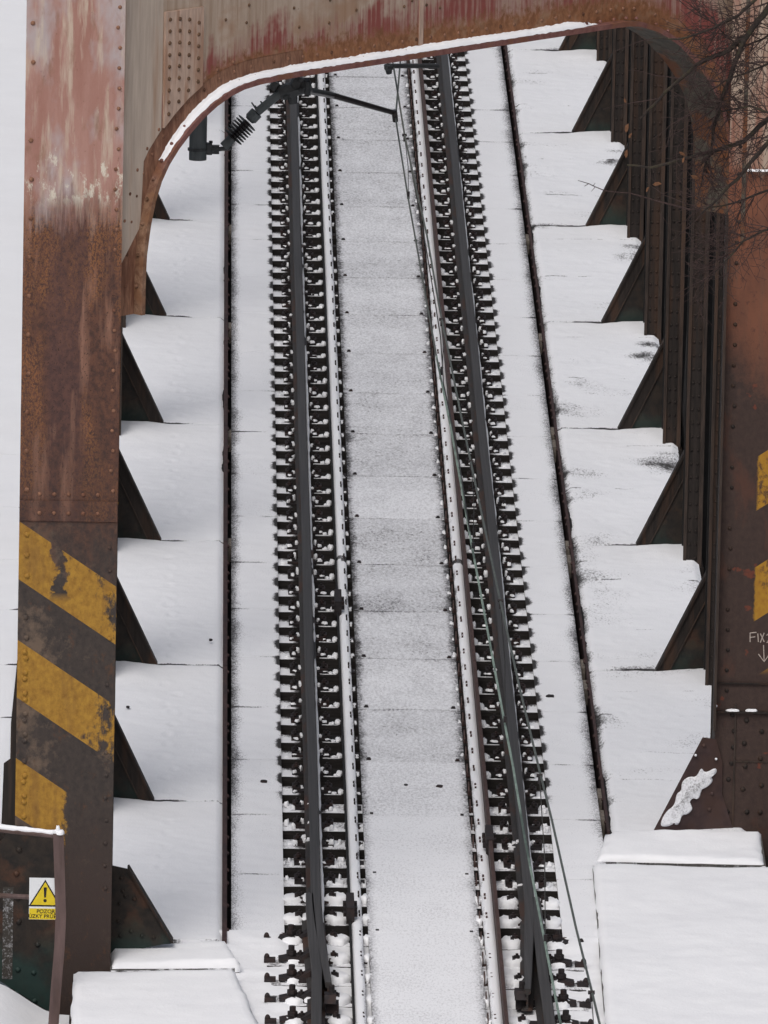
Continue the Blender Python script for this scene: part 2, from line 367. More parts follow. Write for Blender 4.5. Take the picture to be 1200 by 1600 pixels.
# ================================================================ SETTING
mb = MB(); mb.grid(-900, 900, -200, 2500, 2, 2, lambda x, y: -13.0)
struct('river', mb.mesh('river', M['water']))
mb = MB(); mb.grid(-60, 60, 30, 86.0, 60, 28, lambda x, y: -.80 + .05*nz(x, y, .4) - .15*max(0, abs(x)-6) if abs(x) > 1 else -.8)
struct('ground', mb.mesh('ground', M['snow'], True))
# snow-filled track bed in front of the bridge
def zbed(x, y): return -.185 + .012*nz(x, y, 5) + .008*nz(x, y, 14, 3) + .040*sm(.93, 1.02, abs(x)+.03*nz(y, 1, 3))*sm(86.6, 87.25, y)
mb = MB(); mb.grid(-1.75, 1.75, 66, 87.33, 90, 500, zbed, -.9)
struct('track_bed', mb.mesh('track_bed', M['snow'], True))

# ================================================================ DECK PLATES
DZ = -.125
LP = [86.95, 91.40, 96.16, 100.99, 105.92, 110.90, 115.85, 120.8, 125.7, 130.6, 135.5]
RP = [90.60, 96.23, 101.10, 106.03, 110.97, 115.90, 121.0, 125.9, 130.8, 135.7]
feet = random.Random(3)
def deck_z(side, y0, y1, xa, xb):
    steps = [(1.74+.12*feet.random(), y0+.3+.37*i+feet.random()*.1) for i in range(int((y1-y0-.4)/.37))] if side < 0 else \
            [(1.62+.35*feet.random(), y0+.4+.6*i+feet.random()*.3) for i in range(int((y1-y0-.6)/.6))]
    depth = .0045 if side < 0 else .003
    def f(x, y):
        e = min(x-xa, xb-x); e2 = min(y-y0, y1-y)
        z = DZ + .018*nz(x, y, .9, 5) + .006*nz(x, y, 4.5, 2) + .0035*nz(x, y, 15, 8)
        z -= .030*(1-sm(0, .05, e)) + .004*(1-sm(0, .02, y1-y + .02*nz(x, y, 9))) + .003*(1-sm(0, .02, y-y0))
        # drift piled up in front of the knee brace of the far end, hollow behind the near one
        ax = abs(x)
        z += .035*sm(1.85, 2.2, ax)*math.exp(-((y-(y1-.25))/.35)**2)
        z -= .020*sm(2.0, 2.25, ax)*math.exp(-((y-(y0+.5))/.3)**2)
        for (fx, fy) in steps:
            if abs(y-fy) < .2:
                dd = ((ax-fx)/(.035+.02*nz(fy, 1, 3)))**2 + ((y-fy)/.10)**2
                if dd < 6: z += -depth*math.exp(-dd) + depth*.7*math.exp(-(dd-1.8)**2)
        return z
    return f
def deck_bare(side, y0, y1, xa, xb):
    pv = 0 if y0 < 93 else .62+.35*nz(y0, 3, .7)
    def f(x, y):
        ax = abs(x); b = .02
        e = (ax - 1.40)
        b += (.55 if side > 0 else .30)*(1-sm(0, .07+.05*nz(y, 1.3, 4), e))
        b += (1-sm(.005, .045, y-y0)) * (max(0, .35+.9*nz(x, y0, 3, 2)) + 1.1*sm(1.62, 1.80, ax)*sm(2.05, 1.95, ax))
        if side > 0:
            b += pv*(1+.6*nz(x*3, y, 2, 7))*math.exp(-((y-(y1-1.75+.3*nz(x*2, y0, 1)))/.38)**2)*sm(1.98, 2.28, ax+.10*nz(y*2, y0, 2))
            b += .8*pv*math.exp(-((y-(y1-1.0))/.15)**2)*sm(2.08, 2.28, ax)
            b += .30*math.exp(-((y-(y0+.07))/.07)**2)*sm(1.45, 1.8, ax)
            b += .38*sm(.05, .5, nz(x, y, 1.7, 9))+.22*sm(1.9, 1.4, ax)*sm(-.1, .5, nz(x, y*.5, 2.3, 4))
            for k in (.32, .47, .71, .86):
                yy = y0+(y1-y0)*k
                b += .6*math.exp(-((y-yy)/.012)**2)*(1 if nz(x*1.5, k*9+y0, 3) > .12 else 0)
        return b
    return f
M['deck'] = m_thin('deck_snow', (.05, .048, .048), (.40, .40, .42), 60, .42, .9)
def deck_panel(side, i, y0, y1, label):
    xa, xb = (1.405, 2.40) if side > 0 else (-2.40, -1.405)
    t = thing('deck_panel', label, 'deck panel', 'snow covered deck panels beside the track', (side*1.9, (y0+y1)/2, -.15))
    off = Vector((-side*1.9, -(y0+y1)/2, .15))
    def add(name, me, lab=None):
        o = link(name, me, t, lab); o.location = off; return o
    z0, z1 = y0+.008, y1-.006
    mb = MB(); mb.box(xa, xb, z0, z1, -.30, -.157); add('steel_plate', mb.mesh('deck_plate', M['slotdark']))
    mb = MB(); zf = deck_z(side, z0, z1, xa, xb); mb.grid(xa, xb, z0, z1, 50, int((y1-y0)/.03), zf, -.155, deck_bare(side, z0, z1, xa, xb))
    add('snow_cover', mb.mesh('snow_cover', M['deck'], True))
    mb = MB(); e0, e1 = (1.382, 1.402) if side > 0 else (-1.412, -1.378)
    mb.box(e0, e1, z0, z1, -.36, -.128)
    rnd = random.Random(i*7+side)
    y = z0
    while y < z1-.2:
        y += .25+rnd.random()*.6; s = -side
        mb.dome(((e0 if side > 0 else e1), y, -.135), (s, 0, 0), .018, .016)
    add('edge_strip', mb.mesh('edge_strip', M['edgebrown']))
ordn = ['nearest', 'second', 'third', 'fourth', 'fifth', 'sixth', 'seventh', 'eighth', 'ninth', 'tenth']
for i in range(len(LP)-1):
    deck_panel(-1, i, LP[i], LP[i+1], f'smooth snow covered deck panel left of the track, {ordn[i]} from the near end')
for i in range(len(RP)-1):
    deck_panel(1, i, RP[i], RP[i+1], f'speckled snow covered deck panel right of the track, {ordn[i]} from the near end')

# outer walkways beyond the trusses
for side in (-1, 1):
    ys = [88.6, 90.2, 92.15, 94.1, 96.03, 98.12, 100.07, 102.2, 104.46, 106.3, 108.4, 110.5, 112.6, 114.7, 116.8, 118.9, 121, 123.1, 125.2, 127.3, 129.4, 131.5, 133.6]
    for i in range(len(ys)-1):
        gp_ = .006 if ys[i] < 106 and ys[i] > 93 else 0.0
        ya, yb = ys[i]+gp_, ys[i+1]-(.006 if ys[i+1] < 106 else 0)
        xa, xb = (-4.3, -2.93) if side < 0 else (2.93, 4.3)
        wl = 'left' if side < 0 else 'right'
        t = thing('walkway_panel', f'plain snow covered footway panel outside the {wl} truss, {nth(i+1)} from the near end', 'walkway panel', 'snowy footway panels outside the trusses', (side*3.6, (ya+yb)/2, -.2))
        o = MB().box(xa, xb, ya, yb, -.28, -.16).mesh('plate', M['slotdark']); p = link('steel_plate', o, t); p.location = (-side*3.6, -(ya+yb)/2, .2)
        mb = MB()
        mb.grid(xa, xb, ya, yb, 24, 60, lambda x, y: -.12+.012*nz(x, y, 1.3, 4+side)+.0*y-.03*(1-sm(0, .05, min(x-xa, xb-x))), -.165, lambda x, y: 1.3*(1-sm(0, .07, y-ya))*sm(3.13, 3.04, abs(x))*(1 if gp_ and i % 2 or ya < 100 and gp_ else .25))
        p = link('snow_cover', mb.mesh('snow', M['deck'], True), t); p.location = (-side*3.6, -(ya+yb)/2, .2)

# ================================================================ TRACK PLATES
JC = [81.0, 87.308, 89.11, 91.05, 92.92, 94.77, 96.62, 98.41, 100.25, 102.13, 103.91, 105.75]
while JC[-1] < 134: JC.append(JC[-1]+1.85)
def zc(x, y): return ZP + .004 + .0015*nz(x, y, 7)
for i in range(len(JC)-1):
    ya, yb = JC[i]+.002, JC[i+1]-.002
    lab = f'snow dusted centre plate between the rails, {nth(i+1)} up from the bottom'
    t = thing('centre_plate', lab, 'track plate', 'centre plates between the guard angles', (0, ya, ZP))
    p = link('steel_plate', MB().box(-.388, .388, 0, yb-ya, -.03, 0).mesh('centre_plate', M['slotdark']), t)
    amt = .34 + .20*nz(i*3.13+.4, 2, 1); near = sm(92.5, 89.5, ya)
    def cb(x, y, ya=ya, amt=amt, near=near):
        e = .388-abs(x); b = amt*(1-.75*near) + .55*(1-sm(-.01, .075+.03*nz(y+ya, 3, 3), e)) + .15*nz(.3, y+ya, 1.1, 4)*(1-near*.6)
        b += .11*nz(x*1.6, (y+ya)*1.0, 2.6, 11)
        b += .55*(1-.8*near)*(1-sm(0, .022, y))*max(0, .45+nz(x*2, ya, 2)) + .30*(1-near)*sm(.12, 0, yb-ya-y)*max(0, .3+nz(x, ya, 3))
        return b
    mb = MB(); mb.grid(-.388, .388, 0, yb-ya, 40, 70, lambda x, y, ya=ya, n=near: .003+.010*n+.002*nz(x, y+ya, 7)-.002*(1-sm(0, .012, min(y, yb-ya-y))), 0.0005, cb)
    link('snow_dusting', mb.mesh('snow_dusting', M['thinc'], True), t)
    for sx in (-.325, .335):
        mb = MB(); mb.box(sx-.011, sx+.013, .05, .09, 0, .016); mb.box(sx-.018, sx+.018, .04, .10, 0, .005)
        link('bolt', mb.mesh('bolt', M['chair']), t)
def side_bare(side):
    def f(x, y):
        ax = abs(x); b = .10 + .14*nz(x, y, 1.2, 6)
        near = sm(92.4, 91.2, y)
        b += (.85 - .25*near)*(1-sm(-.03, .12+.05*nz(y, 2, 1.5), 1.345-ax))*(1 if side < 0 else .9)
        ph = ((y-S0)/SP) % 1.0                        # 0 at a sleeper's middle, .5 in the gap
        g = sm(.36, .17, abs(ph-.50-.02))
        b += g*(1-near)*1.15*(1-sm(.0, .062+.03*nz(y, 7, 3)+.02*nz(y, 3, 11), ax-.975))
        b += .35*(1-near)*(1-sm(0, .03, ax-.975))
        jd = min(abs(y-j) for j in JC)
        b += .9*math.exp(-(jd/.022)**2)*max(0, .25+nz(x*3, y, 2))*1.2
        return b
    return f
for side in (-1, 1):
    sb = side_bare(side)
    for i in range(1, len(JC)-1):
        ya, yb = JC[i]+.004, JC[i+1]-.004
        xa, xb = (-1.347, -.975) if side < 0 else (.975, 1.345)
        wl = 'left' if side < 0 else 'right'
        t = thing('side_plate', f'snowy side plate on the {wl} sleeper ends, {nth(i)} from the near end', 'track plate', f'side plates on the sleeper ends', (0, 0, 0))
        link('steel_plate', MB().box(xa, xb, ya, yb, -.166, -.152).mesh('side_plate', M['edgebrown']), t)
        mb = MB(); mb.grid(xa, xb, ya, yb, 24, 80, lambda x, y: -.147+.004*nz(x, y, 6)-.003*(1-sm(0, .02, min(x-xa, xb-x))), -.1515, sb)
        link('snow_cover', mb.mesh('snow_cover', M['thin'], True), t)

# dark girders added under the slots so no light leaks through
mb = MB()
for sx in (-1, 1):
    mb.box(sx*1.37-.17, sx*1.37+.17, 87.4, 136, -.9, -.42)
for y in [88.2+2.45*k for k in range(20)]: mb.box(-2.9, 2.9, y-.12, y+.12, -1.2, -.44)
g = thing('added_slot_girders', 'dark girders added down in the slots to block light beside the side plates', 'girder', None, (0, 110, -.9)); o = link('slot_light_block', mb.mesh('slot_light_block', M['slotdark']), g); o.location = (0, -110, .9)
blk = [(-1, 355), (-1, 508), (-1, 676), (-1, 846), (1, 370), (1, 525), (1, 672), (1, 692), (1, 850), (1, 872), (1, 1036), (1, 1068), (1, 1238), (1, 1272)]
for k, (s, py) in enumerate(blk):
    p = onZ((358 if s < 0 else 790+.1145*(py-90)), py, -.165)
    xx = s*1.365 + (.004 if s < 0 else 0)
    MBk = MB().box(xx-.014, xx+.016, p.y-.16, p.y+.16, -.30, -.17)
    for q in range(2): MBk.dome((xx, p.y-.07+.14*q, -.17), (0, 0, 1), .008)
    thing('bearing_block', f'small grey block in the dark slot {"left" if s < 0 else "right"} of the track, {nth(k+1 if s < 0 else k-3)} from the top', 'block', 'grey blocks in the slots', (0, 0, 0), MBk.mesh('bearing_block', M['slotgrey']))

# ================================================================ RAILS AND GUARD ANGLES
def rail_profile():
    return [(-.062, -.158), (.062, -.158), (.062, -.148), (.012, -.132), (.010, -.045), (.034, -.034), (.036, -.006), (.028, 0), (-.028, 0), (-.036, -.006), (-.034, -.034), (-.010, -.045), (-.012, -.132), (-.062, -.148)]
def rail_mesh(path, name='rail', prof=None, w=None):
    prof = prof or rail_profile(); mb = MB(); n = len(prof)
    for k, (x, y) in enumerate(path):
        s = 1 if w is None else w[k]
        mb.v += [(x+p[0]*s, y, p[1]) for p in prof]
    for k in range(len(path)-1):
        for j in range(n): a = k*n+j; b = k*n+(j+1) % n; mb.f.append((a, b, b+n, a+n))
    mb.f.append(tuple(range(n))); e = (len(path)-1)*n; mb.f.append(tuple(range(e+n-1, e-1, -1)))
    me = mb.mesh(name, M['railfoot']); me.materials.append(M['rail'])
    for p in me.polygons:
        if all(me.vertices[v].co.z > -.036 for v in p.vertices): p.material_index = 1
    return me
for s in (-1, 1):
    wl = 'left' if s < 0 else 'right'
    path = [(s*.752+.002*math.sin(y*.7), y) for y in [87.9+.8*k for k in range(60)]]
    # the blade bends inwards at the expansion joint
    tail = [(s*.752-s*.000, 87.6), (s*.742, 87.0), (s*.725, 86.4), (s*.705, 85.8), (s*.685, 85.2)]
    if s > 0: tail = [(.742, 87.4), (.724, 86.8), (.705, 86.2), (.69, 85.6), (.675, 85.1)]
    t = thing('rail', f'worn grey {wl} running rail of the track', 'rail', 'two running rails', (0, 0, 0))
    ww = [.62, .75, .88, .95, 1.0] + [1.0]*len(path)
    link('rail_bar', rail_mesh(tail[::-1]+path, 'rail_bar', None, ww), t)
    ox = s*.752 + (-.022 if s < 0 else .040)
    p2 = [(ox+(.02 if s < 0 else -.006)+s*.02, 60.0), (ox+(.018 if s < 0 else -.006)+s*.02, 84.0), (ox+(.012 if s < 0 else 0), 85.6), (ox-.008 if s < 0 else ox, 86.6), (ox-.02 if s < 0 else ox+.004, 87.4), (ox-.022 if s < 0 else ox+.004, 87.9)]
    t2 = thing('stock_rail', f'dark stock rail lapping the {wl} running rail at the bottom of the picture', 'rail', None, (0, 0, 0))
    link('rail_bar', rail_mesh(p2, 'stock_bar', None, [1, 1, 1, 1, .95, .8]), t2)
    # snow lying on the foot of the rail, ragged
    mb = MB(); xf = s*.752 + .050; n_ = 0
    for q in range(930):
        y = 87.6+.05*q; h = max(0, .5+.9*nz(1, y, 1.1, s)+.5*nz(2, y, 4, s)); w_ = .004+.012*min(1, h)
        mb.v += [(xf-w_, y, -.150), (xf-w_*.6, y, -.148+.026*h), (xf+w_*.7, y, -.148+.022*h), (xf+w_, y, -.152)]
        if q:
            for j in range(3): a_ = (q-1)*4+j; mb.f.append((a_, a_+1, a_+5, a_+4))
    link('snow_line', mb.mesh('snow_line', M['snow'], True), t)
    # guard angle: upright leg + flat leg towards the centre
    wt = .012 if s < 0 else .026
    x0 = s*.512
    t = thing('guard_angle', f'snow topped {wl} guard angle with {"thin" if s < 0 else "rusty brown upright"} edge inside the rail', 'guard rail', 'guard angles inside the rails', (0, 0, 0))
    mb = MB()
    ya = 60.0
    while ya < 134:
        L = 12.0; gap = .02
        if s < 0: mb.box(x0-wt/2-.003, x0+wt/2-.003, ya, ya+L-gap, -.155, -.098)
        else: mb.box(x0-wt/2+.003, x0+wt/2+.003, ya, ya+L-gap, -.155, -.020)
        ya += L
    link('upright_leg', mb.mesh('upright_leg', M['guard'] if s > 0 else M['slotdark']), t)
    xa, xb = (x0+.006, x0+.085) if s < 0 else (x0-.092, x0-.012)
    link('flat_leg', MB().box(xa, xb, 60, 134, -.155, -.140).mesh('flat_leg', M['guard'] if s > 0 else M['slotdark']), t)
    def gz(x, y): return -.112 + .006*nz(x*3, y, 3, 5) - .020*(1-sm(0, .02, min(x-xa, xb-x)))
    def gb(x, y, s=s):
        inner = (xb-x) if s < 0 else (x-xa)
        return .02+.9*(1-sm(0, .030, inner+.014*nz(1, y, 6, 2)))*(.55+.6*nz(0, y, 4, 9)) + (.9 if abs(y-100.3) < .12 and nz(x*8, y*6, 1) > -.2 else 0)
    mb = MB(); mb.grid(xa+.002, xb, 62, 134, 6, 1500, gz, -.139, gb)
    link('snow_strip', mb.mesh('snow_strip', M['thin'], True), t)
    for yj, hh in ((90.0, .05),) if s > 0 else ((87.75, .05), (98.35, .03)):
        mb = MB().box(x0-.028, x0+.028, yj-.24, yj+.24, -.13, .0-.012); 
        for q in range(3): mb.box(x0-.05, x0+.05, yj-.18+.16*q, yj-.13+.16*q, -.09, -.06)
        link('joint_plate', mb.mesh('joint_plate', M['chair']), t)

# ================================================================ SLEEPERS
def chair_mesh(side, var):
    # sole plate, two clips with bolts and nuts, one on each side of the rail foot
    rnd = random.Random(var*3+side); mb = MB(); c = side*.752
    mb.box(c-.145, c+.145, -.075, .075, 0, .016)
    for d in (-1, 1):
        x = c+d*.115
        mb.box(x-.03, x+.03, -.05, .05, .016, .034)
        mb.box(x-.012+d*.02, x+.012+d*.02, -.055, .055, .034, .05)
        mb.tube([(x, 0, .03), (x, 0, .080)], .010, 6); mb.tube([(x, 0, .044), (x, 0, .066)], .022, 6)
    return mb.mesh('rail_chair', M['chair'])
def bracket_mesh(side, var):
    mb = MB(); c = side*.47
    if side < 0:
        mb.box(c-.055, c+.075, -.06, .06, 0, .013)
        for q in (0, 1): mb.box(-.448-.005, -.448+.007, -.10+.11*q, -.085+.11*q, .02, .076)
    else:
        mb.prism([(-.085, .0), (.085, .0), (.075, .06), (.03, .082), (-.05, .075), (-.085, .035)], 'x', .395, .404)
        mb.box(.385, .50, -.07, .07, 0, .012)
        for q in (0, 1): mb.box(.446-.005, .446+.009, -.10+.11*q, -.085+.11*q, .02, .074)
    return mb.mesh('guard_bracket', M['chair'] if side < 0 else M['guard'])
def timber_mesh(var, half, snowy):
    rnd = random.Random(var); mb = MB(); w = .148
    x0, x1 = -half, half; nx = 80
    mb.a = []
    def zf(x, y): return 0.0 + .002*nz(x, y, 8, var)
    def bare(x, y):
        ax = abs(x)
        far = sm(.0, .148, y)
        if snowy:
            b = .34+.5*nz(x*2, y*2, 5, var)+.45*far*.6
            b += .5*(1-sm(0, .09, abs(ax-.752)-.04))
            return b
        b = 1.15 - 1.1*sm(.815+.05*nz(y*3, var, 2), .905+.03*nz(var, 5, 3), ax) + .85*far*(1-.2*sm(.9, 1, ax)) + .20*nz(x*3, y*3, 3, var)
        b += .9*sm(.30, .5, .8-abs(ax-.45)*3)*0
        return b
    mb.grid(x0, x1, -w, w, nx, 12, zf, -.24, bare)
    return mb
M['timber_top'] = m_thin('snow_grains_on_timber', (.018, .016, .015), (.22, .21, .22), 60)
def timber_obj_mesh(var, half, snowy):
    mb = timber_mesh(var, half, snowy); me = mb.mesh('timber', M['timber_top'], False); me.materials.append(M['timber'])
    for p in me.polygons:
        if abs(p.normal.z) < .6: p.material_index = 1
    return me
def snowbits_mesh(var, level):
    # level 0: bare track, few lumps; 1: well covered; 2: thick pillow between the rails
    rnd = random.Random(100+var+level*50); mb = MB(); J = lambda a: a*(rnd.random()-.5)
    k = lambda: rnd.randint(0, 99999)
    if level == 0:
        mb.blob(-.545+J(.008), -.03+J(.03), 0, .024, .07+J(.02), .022, k(), .15)          # beside left guard
        mb.blob(.547+J(.01), -.02+J(.03), 0, .026+J(.008), .085+J(.03), .030, k(), .25)   # beside right guard
        for sx in (-1, 1):
            for d in (-1, 1):
                x = sx*.752+d*.115
                mb.blob(x+J(.03), -.06+J(.02), .016, .020+J(.012), .028, .014+J(.01), k(), .5, 9)
                mb.blob(x-d*.035+J(.02), .03+J(.05), .016, .014, .03, .028+J(.02), k(), .5, 9)
                if rnd.random() < .6: mb.blob(x+d*.055+J(.02), -.07+J(.03), 0, .022, .03, .014, k(), .5, 9)
        mb.box(-.665, -.54, -.118, -.104, 0, .006); mb.box(.545, .66, -.118, -.104, 0, .006)
        mb.blob(-.412, -.03+J(.03), 0, .016, .055, .016, k(), .3, 9); mb.blob(.375, -.02+J(.03), 0, .016, .07, .03, k(), .4, 9)
    else:
        h = .010 if level == 1 else .045
        for sx in (-1, 1):
            mb.blob(sx*.605, J(.02), 0, .085 if level == 2 else .06, .125 if level == 2 else .08, h+J(.006), k(), .13 if level == 2 else .5, 18)
            if level == 2:
                mb.blob(sx*.915, J(.02), 0, .075, .12, h*.9, k(), .12, 16)
                mb.blob(sx*.79+sx*.02, J(.02), .01, .05, .1, h*.7, k(), .2, 12)
            else:
                mb.blob(sx*.90, J(.02), 0, .045, .07, h*.9, k(), .5, 14)
                for _ in range(9): mb.blob(sx*(.55+.42*rnd.random()), J(.20), .004, .010+.012*rnd.random(), .02, .02+.02*rnd.random(), k(), .6, 8)
            mb.blob(sx*.40, J(.02), 0, .03, .09, h, k(), .3, 10)
    return mb.mesh('snow_lumps', M['snow'], True)
NV = 8
TIM = {0: [timber_obj_mesh(v, 1.10, False) for v in range(NV)], 1: [timber_obj_mesh(20+v, 1.10, True) for v in range(NV)]}
CH = {s: [chair_mesh(s, 0)] for s in (-1, 1)}; BR = {s: bracket_mesh(s, 0) for s in (-1, 1)}
SN = {l: [snowbits_mesh(v, l) for v in range(NV)] for l in (0, 1, 2)}
def arm_mesh(side):
    # heavy dark chair with slanting arm and upright bolt outside the rail at the expansion joint
    mb = MB(); x0 = side*.80; x1 = side*1.02
    i = len(mb.v)
    mb.prism([(x0, .012), (x1, .012), (x1, .030), (side*.95, .045), (side*.88, .040), (x0, .085)], 'y', -.07, .045)
    mb.tube([(side*.93, -.01, .03), (side*.93, -.01, .115)], .022, 8); mb.tube([(side*.93, -.01, .05), (side*.93, -.01, .08)], .036, 6)
    mb.box(min(side*1.04, side*1.12), max(side*1.04, side*1.12), -.06, .0, 0, .03)
    mb.dome((side*1.10, -.02, .03), (0, 0, 1), .02, .03)
    return mb.mesh('expansion_chair', M['chair'])
ARM = {s: arm_mesh(s) for s in (-1, 1)}
rs = random.Random(5)
k = -25
idx = 0
while S0+SP*k < 133.5:
    y = S0+SP*k; k += 1
    if y < 83.2: continue
    near = y < 91.8
    lvl = 0 if y > 91.8 else (1 if y > (89.0 if rs.random() < .5 else 88.6) else 2)
    if y < 87.4:
        lab = 'pillowed snow covered sleeper carrying a heavy expansion joint chair beyond the side plates'
        gr = 'snow covered sleepers at the expansion joint'
    elif near: lab = 'snow flecked timber sleeper between the near ends of the side plates'; gr = 'snow flecked sleepers near the bottom'
    else: lab = 'bare dark timber sleeper with small lumps of snow at its fastenings'; gr = 'bare dark sleepers across the bridge'
    t = thing('sleeper', lab, 'sleeper', gr, (0, y+rs.uniform(-.012, .012), ZS-.012 if y < 87.4 else ZS))
    v = rs.randrange(NV)
    link('timber', TIM[1 if near else 0][v], t)
    for s in (-1, 1):
        link('rail_chair', CH[s][0], t); link('guard_bracket', BR[s], t)
        if y < 87.5: link('expansion_chair', ARM[s], t)
    o = link('snow_lumps', SN[lvl][rs.randrange(NV)], t); o['kind'] = 'stuff'; o.location = (0, rs.uniform(-.02, .02), 0); o.scale = (1, 1, rs.uniform(.6, 1.35) if lvl < 2 else 1)
    t.rotation_euler = (0, 0, rs.gauss(0, .006))
for s in (-1, 1):
    p = onZ(518, 1566, -.1) if s < 0 else onZ(815, 1560, -.1)
    mb = MB(); mb.box(p.x-.04, p.x+.05, p.y-.08, p.y+.08, -.16, -.10); mb.prism([(p.y-.14, -.08), (p.y+.1, -.08), (p.y+.02, -.03), (p.y-.08, -.03)], 'x', p.x-.05, p.x+.03)
    mb.tube([(p.x, p.y, -.05), (p.x, p.y, .02)], .02, 8)
    thing('rail_stop', f'rusty block at the tapered tip of the {"left" if s < 0 else "right"} rail blade', 'rail fitting', None, (0, 0, 0), mb.mesh('rail_stop', M['chair']))

# ================================================================ TRUSS POSTS WITH KNEE BRACES
def post_parts(side):
    S = side; out = {}
    x0, x1 = 2.275, 2.418
    def B(mb, a, b, *r): mb.box(min(S*a, S*b), max(S*a, S*b), *r)
    mb = MB(); B(mb, x0, x1, 0.01, .05, -.55, 6.7); B(mb, x0+.07, x0+.09, .05, .50, -.55, 6.7); 
    out['shaft'] = mb.mesh('shaft', M['post'])
    mb = MB(); B(mb, x0+.004, x1+.12, .50, .54, -.55, 6.7); out['back_plate'] = mb.mesh('back_plate', M['slotdark'])  # widened near-black plate, stands in for shade between the posts
    for nm, a, b in (('edge_angle', x0-.003, x0+.022), ('edge_angle', x1-.03, x1+.003)):
        mb = MB(); B(mb, a, b, -.006, .012, -.55, 6.7); out[nm+str(a)] = mb.mesh('edge_angle', M['postedge'])
    mb = MB()
    z = -.1
    while z < 6.6:
        for x in (x0+.045, x1-.05): mb.dome((S*x, .01, z), (0, -1, 0), .013, .010, 6)
        z += .11
    out['rivet_row'] = mb.mesh('rivet_row', M['post'])
    # knee brace
    by = .62
    mb = MB(); mb.prism([(S*1.925, -.16), (S*2.30, -.16), (S*2.30, .82), (S*2.33-.0*S, .82), (S*2.275, .60)] if False else [(S*1.935, -.16), (S*2.36, -.16), (S*2.36, .74)], 'y', by+.012, by+.024)
    out['brace_web'] = mb.mesh('brace_web', M['greenplate'])
    mb = MB(); nx, nz_ = -.435, .90; L = math.hypot(nx, nz_)
    a = Vector((1.915, -.165)); b = Vector((2.36, .760)); d = (b-a).normalized(); n = Vector((-d.y, d.x))*.018
    mb.prism([(S*a.x, a.y), (S*b.x, b.y), (S*(b+n).x, (b+n).y), (S*(a+n).x, (a+n).y)], 'y', by-.02, by+.10)
    out['brace_flange'] = mb.mesh('brace_flange', M['post'])
    # line angle just inside the flange
    mb = MB(); inn = Vector((d.y, -d.x)); a3 = a+inn*.075+d*.045; b3 = b+inn*.075
    mb.prism([(S*a.x, a.y), (S*a3.x, a3.y), (S*b3.x, b3.y), (S*b.x, b.y)], 'y', by-.002, by+.012)
    out['brace_leg'] = mb.mesh('brace_leg', M['post'])
    mb = MB(); a2 = a+inn*.082+d*.045; b2 = b+inn*.082
    mb.prism([(S*a2.x, a2.y), (S*b2.x, b2.y), (S*(b2+n*.5).x, (b2+n*.5).y), (S*(a2+n*.5).x, (a2+n*.5).y)], 'y', by-.006, by)
    out['brace_angle'] = mb.mesh('brace_angle', M['postedge'])
    mb = MB(); B(mb, x0-.01, x1+.02, -.03, .60, -.55, -.17)
    out['foot'] = mb.mesh('foot', M['post'])
    return out
for S, Ys in ((1, RP[1:]), (-1, LP[1:])):
    parts = post_parts(S)
    for i, Y in enumerate(Ys):
        wl = 'right' if S > 0 else 'left'
        t = thing('truss_post', f'dark riveted {wl} truss post with sloping knee brace, {ordn[i]} one beyond the rusty portal', 'truss post', f'{wl} row of truss posts', (0, Y-.62, 0))
        for nm, me in parts.items():
            nmc = 'edge_angle' if nm.startswith('edge') else nm
            o = link(nmc, me, t)
            if nm == 'rivet_row': o['kind'] = 'stuff'
    # chords
    t = thing('truss_chords', f'dark riveted long chords tying the {wl} truss posts', 'truss chord', None, (0, 110, 0))
    a, b = sorted((S*2.27, S*2.60))
    o = link('top_chord', MB().box(a, b, 92, 136, 6.7, 7.2).mesh('top_chord', M['post']), t); o.location = (0, -110, 0)
    a, b = sorted((S*2.42, S*2.62))
    o = link('bottom_chord', MB().box(a, b, 88, 136, -1.1, -.33).mesh('bottom_chord', M['post']), t); o.location = (0, -110, 0)

# diagonals behind the posts
for S, Ys in ((1, RP[1:]), (-1, LP[1:])):
    wl = 'right' if S > 0 else 'left'
    for i in range(len(Ys)-1):
        ya, yb = Ys[i]-.35, Ys[i+1]-.35
        if i % 2: ya, yb = yb, ya
        mb = MB(); xx = S*2.50
        mb.tube([(xx, ya, -.3), (xx, yb, 6.7)], .09, 4)
        me = mb.mesh('truss_diagonal', M['slotdark'])  # near-black bars, deepen the painted shade in the post gaps
        d = thing('truss_diagonal', f'dark slanting {wl} truss member, {ordn[i]} one beyond the portal', 'truss diagonal', f'{wl} truss diagonals', (0, 0, 0)); link('bar', me, d)

# ================================================================ PORTAL FRAME
por = thing('portal_frame', 'huge rusty riveted steel portal with faded pink paint arching over the track', 'portal frame', None, (0, 0, 0))
def padd(name, mb, mat, parent=por, smooth=False, label=None): return link(name, mb.mesh(name, mat, smooth), parent, label)
FZ = 4.40
arcL = [(-2.016, FZ), (-2.016, 4.60), (-2.010, 4.81), (-1.985, 5.02), (-1.955, 5.18), (-1.916, 5.31), (-1.865, 5.42), (-1.80, 5.52), (-1.716, 5.622), (-1.64, 5.70), (-1.544, 5.775), (-1.45, 5.83), (-1.36, 5.862), (-1.25, 5.880), (-1.10, 5.888)]
arcM = [(-1.10+.1*i, 5.892) for i in range(1, 25)]
arcR = [(1.388, 5.888), (1.46, 5.876), (1.507, 5.858), (1.60, 5.815), (1.684, 5.755), (1.76, 5.69), (1.821, 5.618), (1.89, 5.54), (1.944, 5.46), (2.0, 5.37), (2.044, 5.28), (2.08, 5.19), (2.107, 5.088), (2.13, 4.98), (2.145, 4.86), (2.155, 4.70), (2.158, FZ)]
arc = arcL+arcM+arcR
FF, FBK, FT = 0.0, .33, .036       # flange: front edge at the plane, total depth, thickness
WOFF = .09                         # web behind the front edge
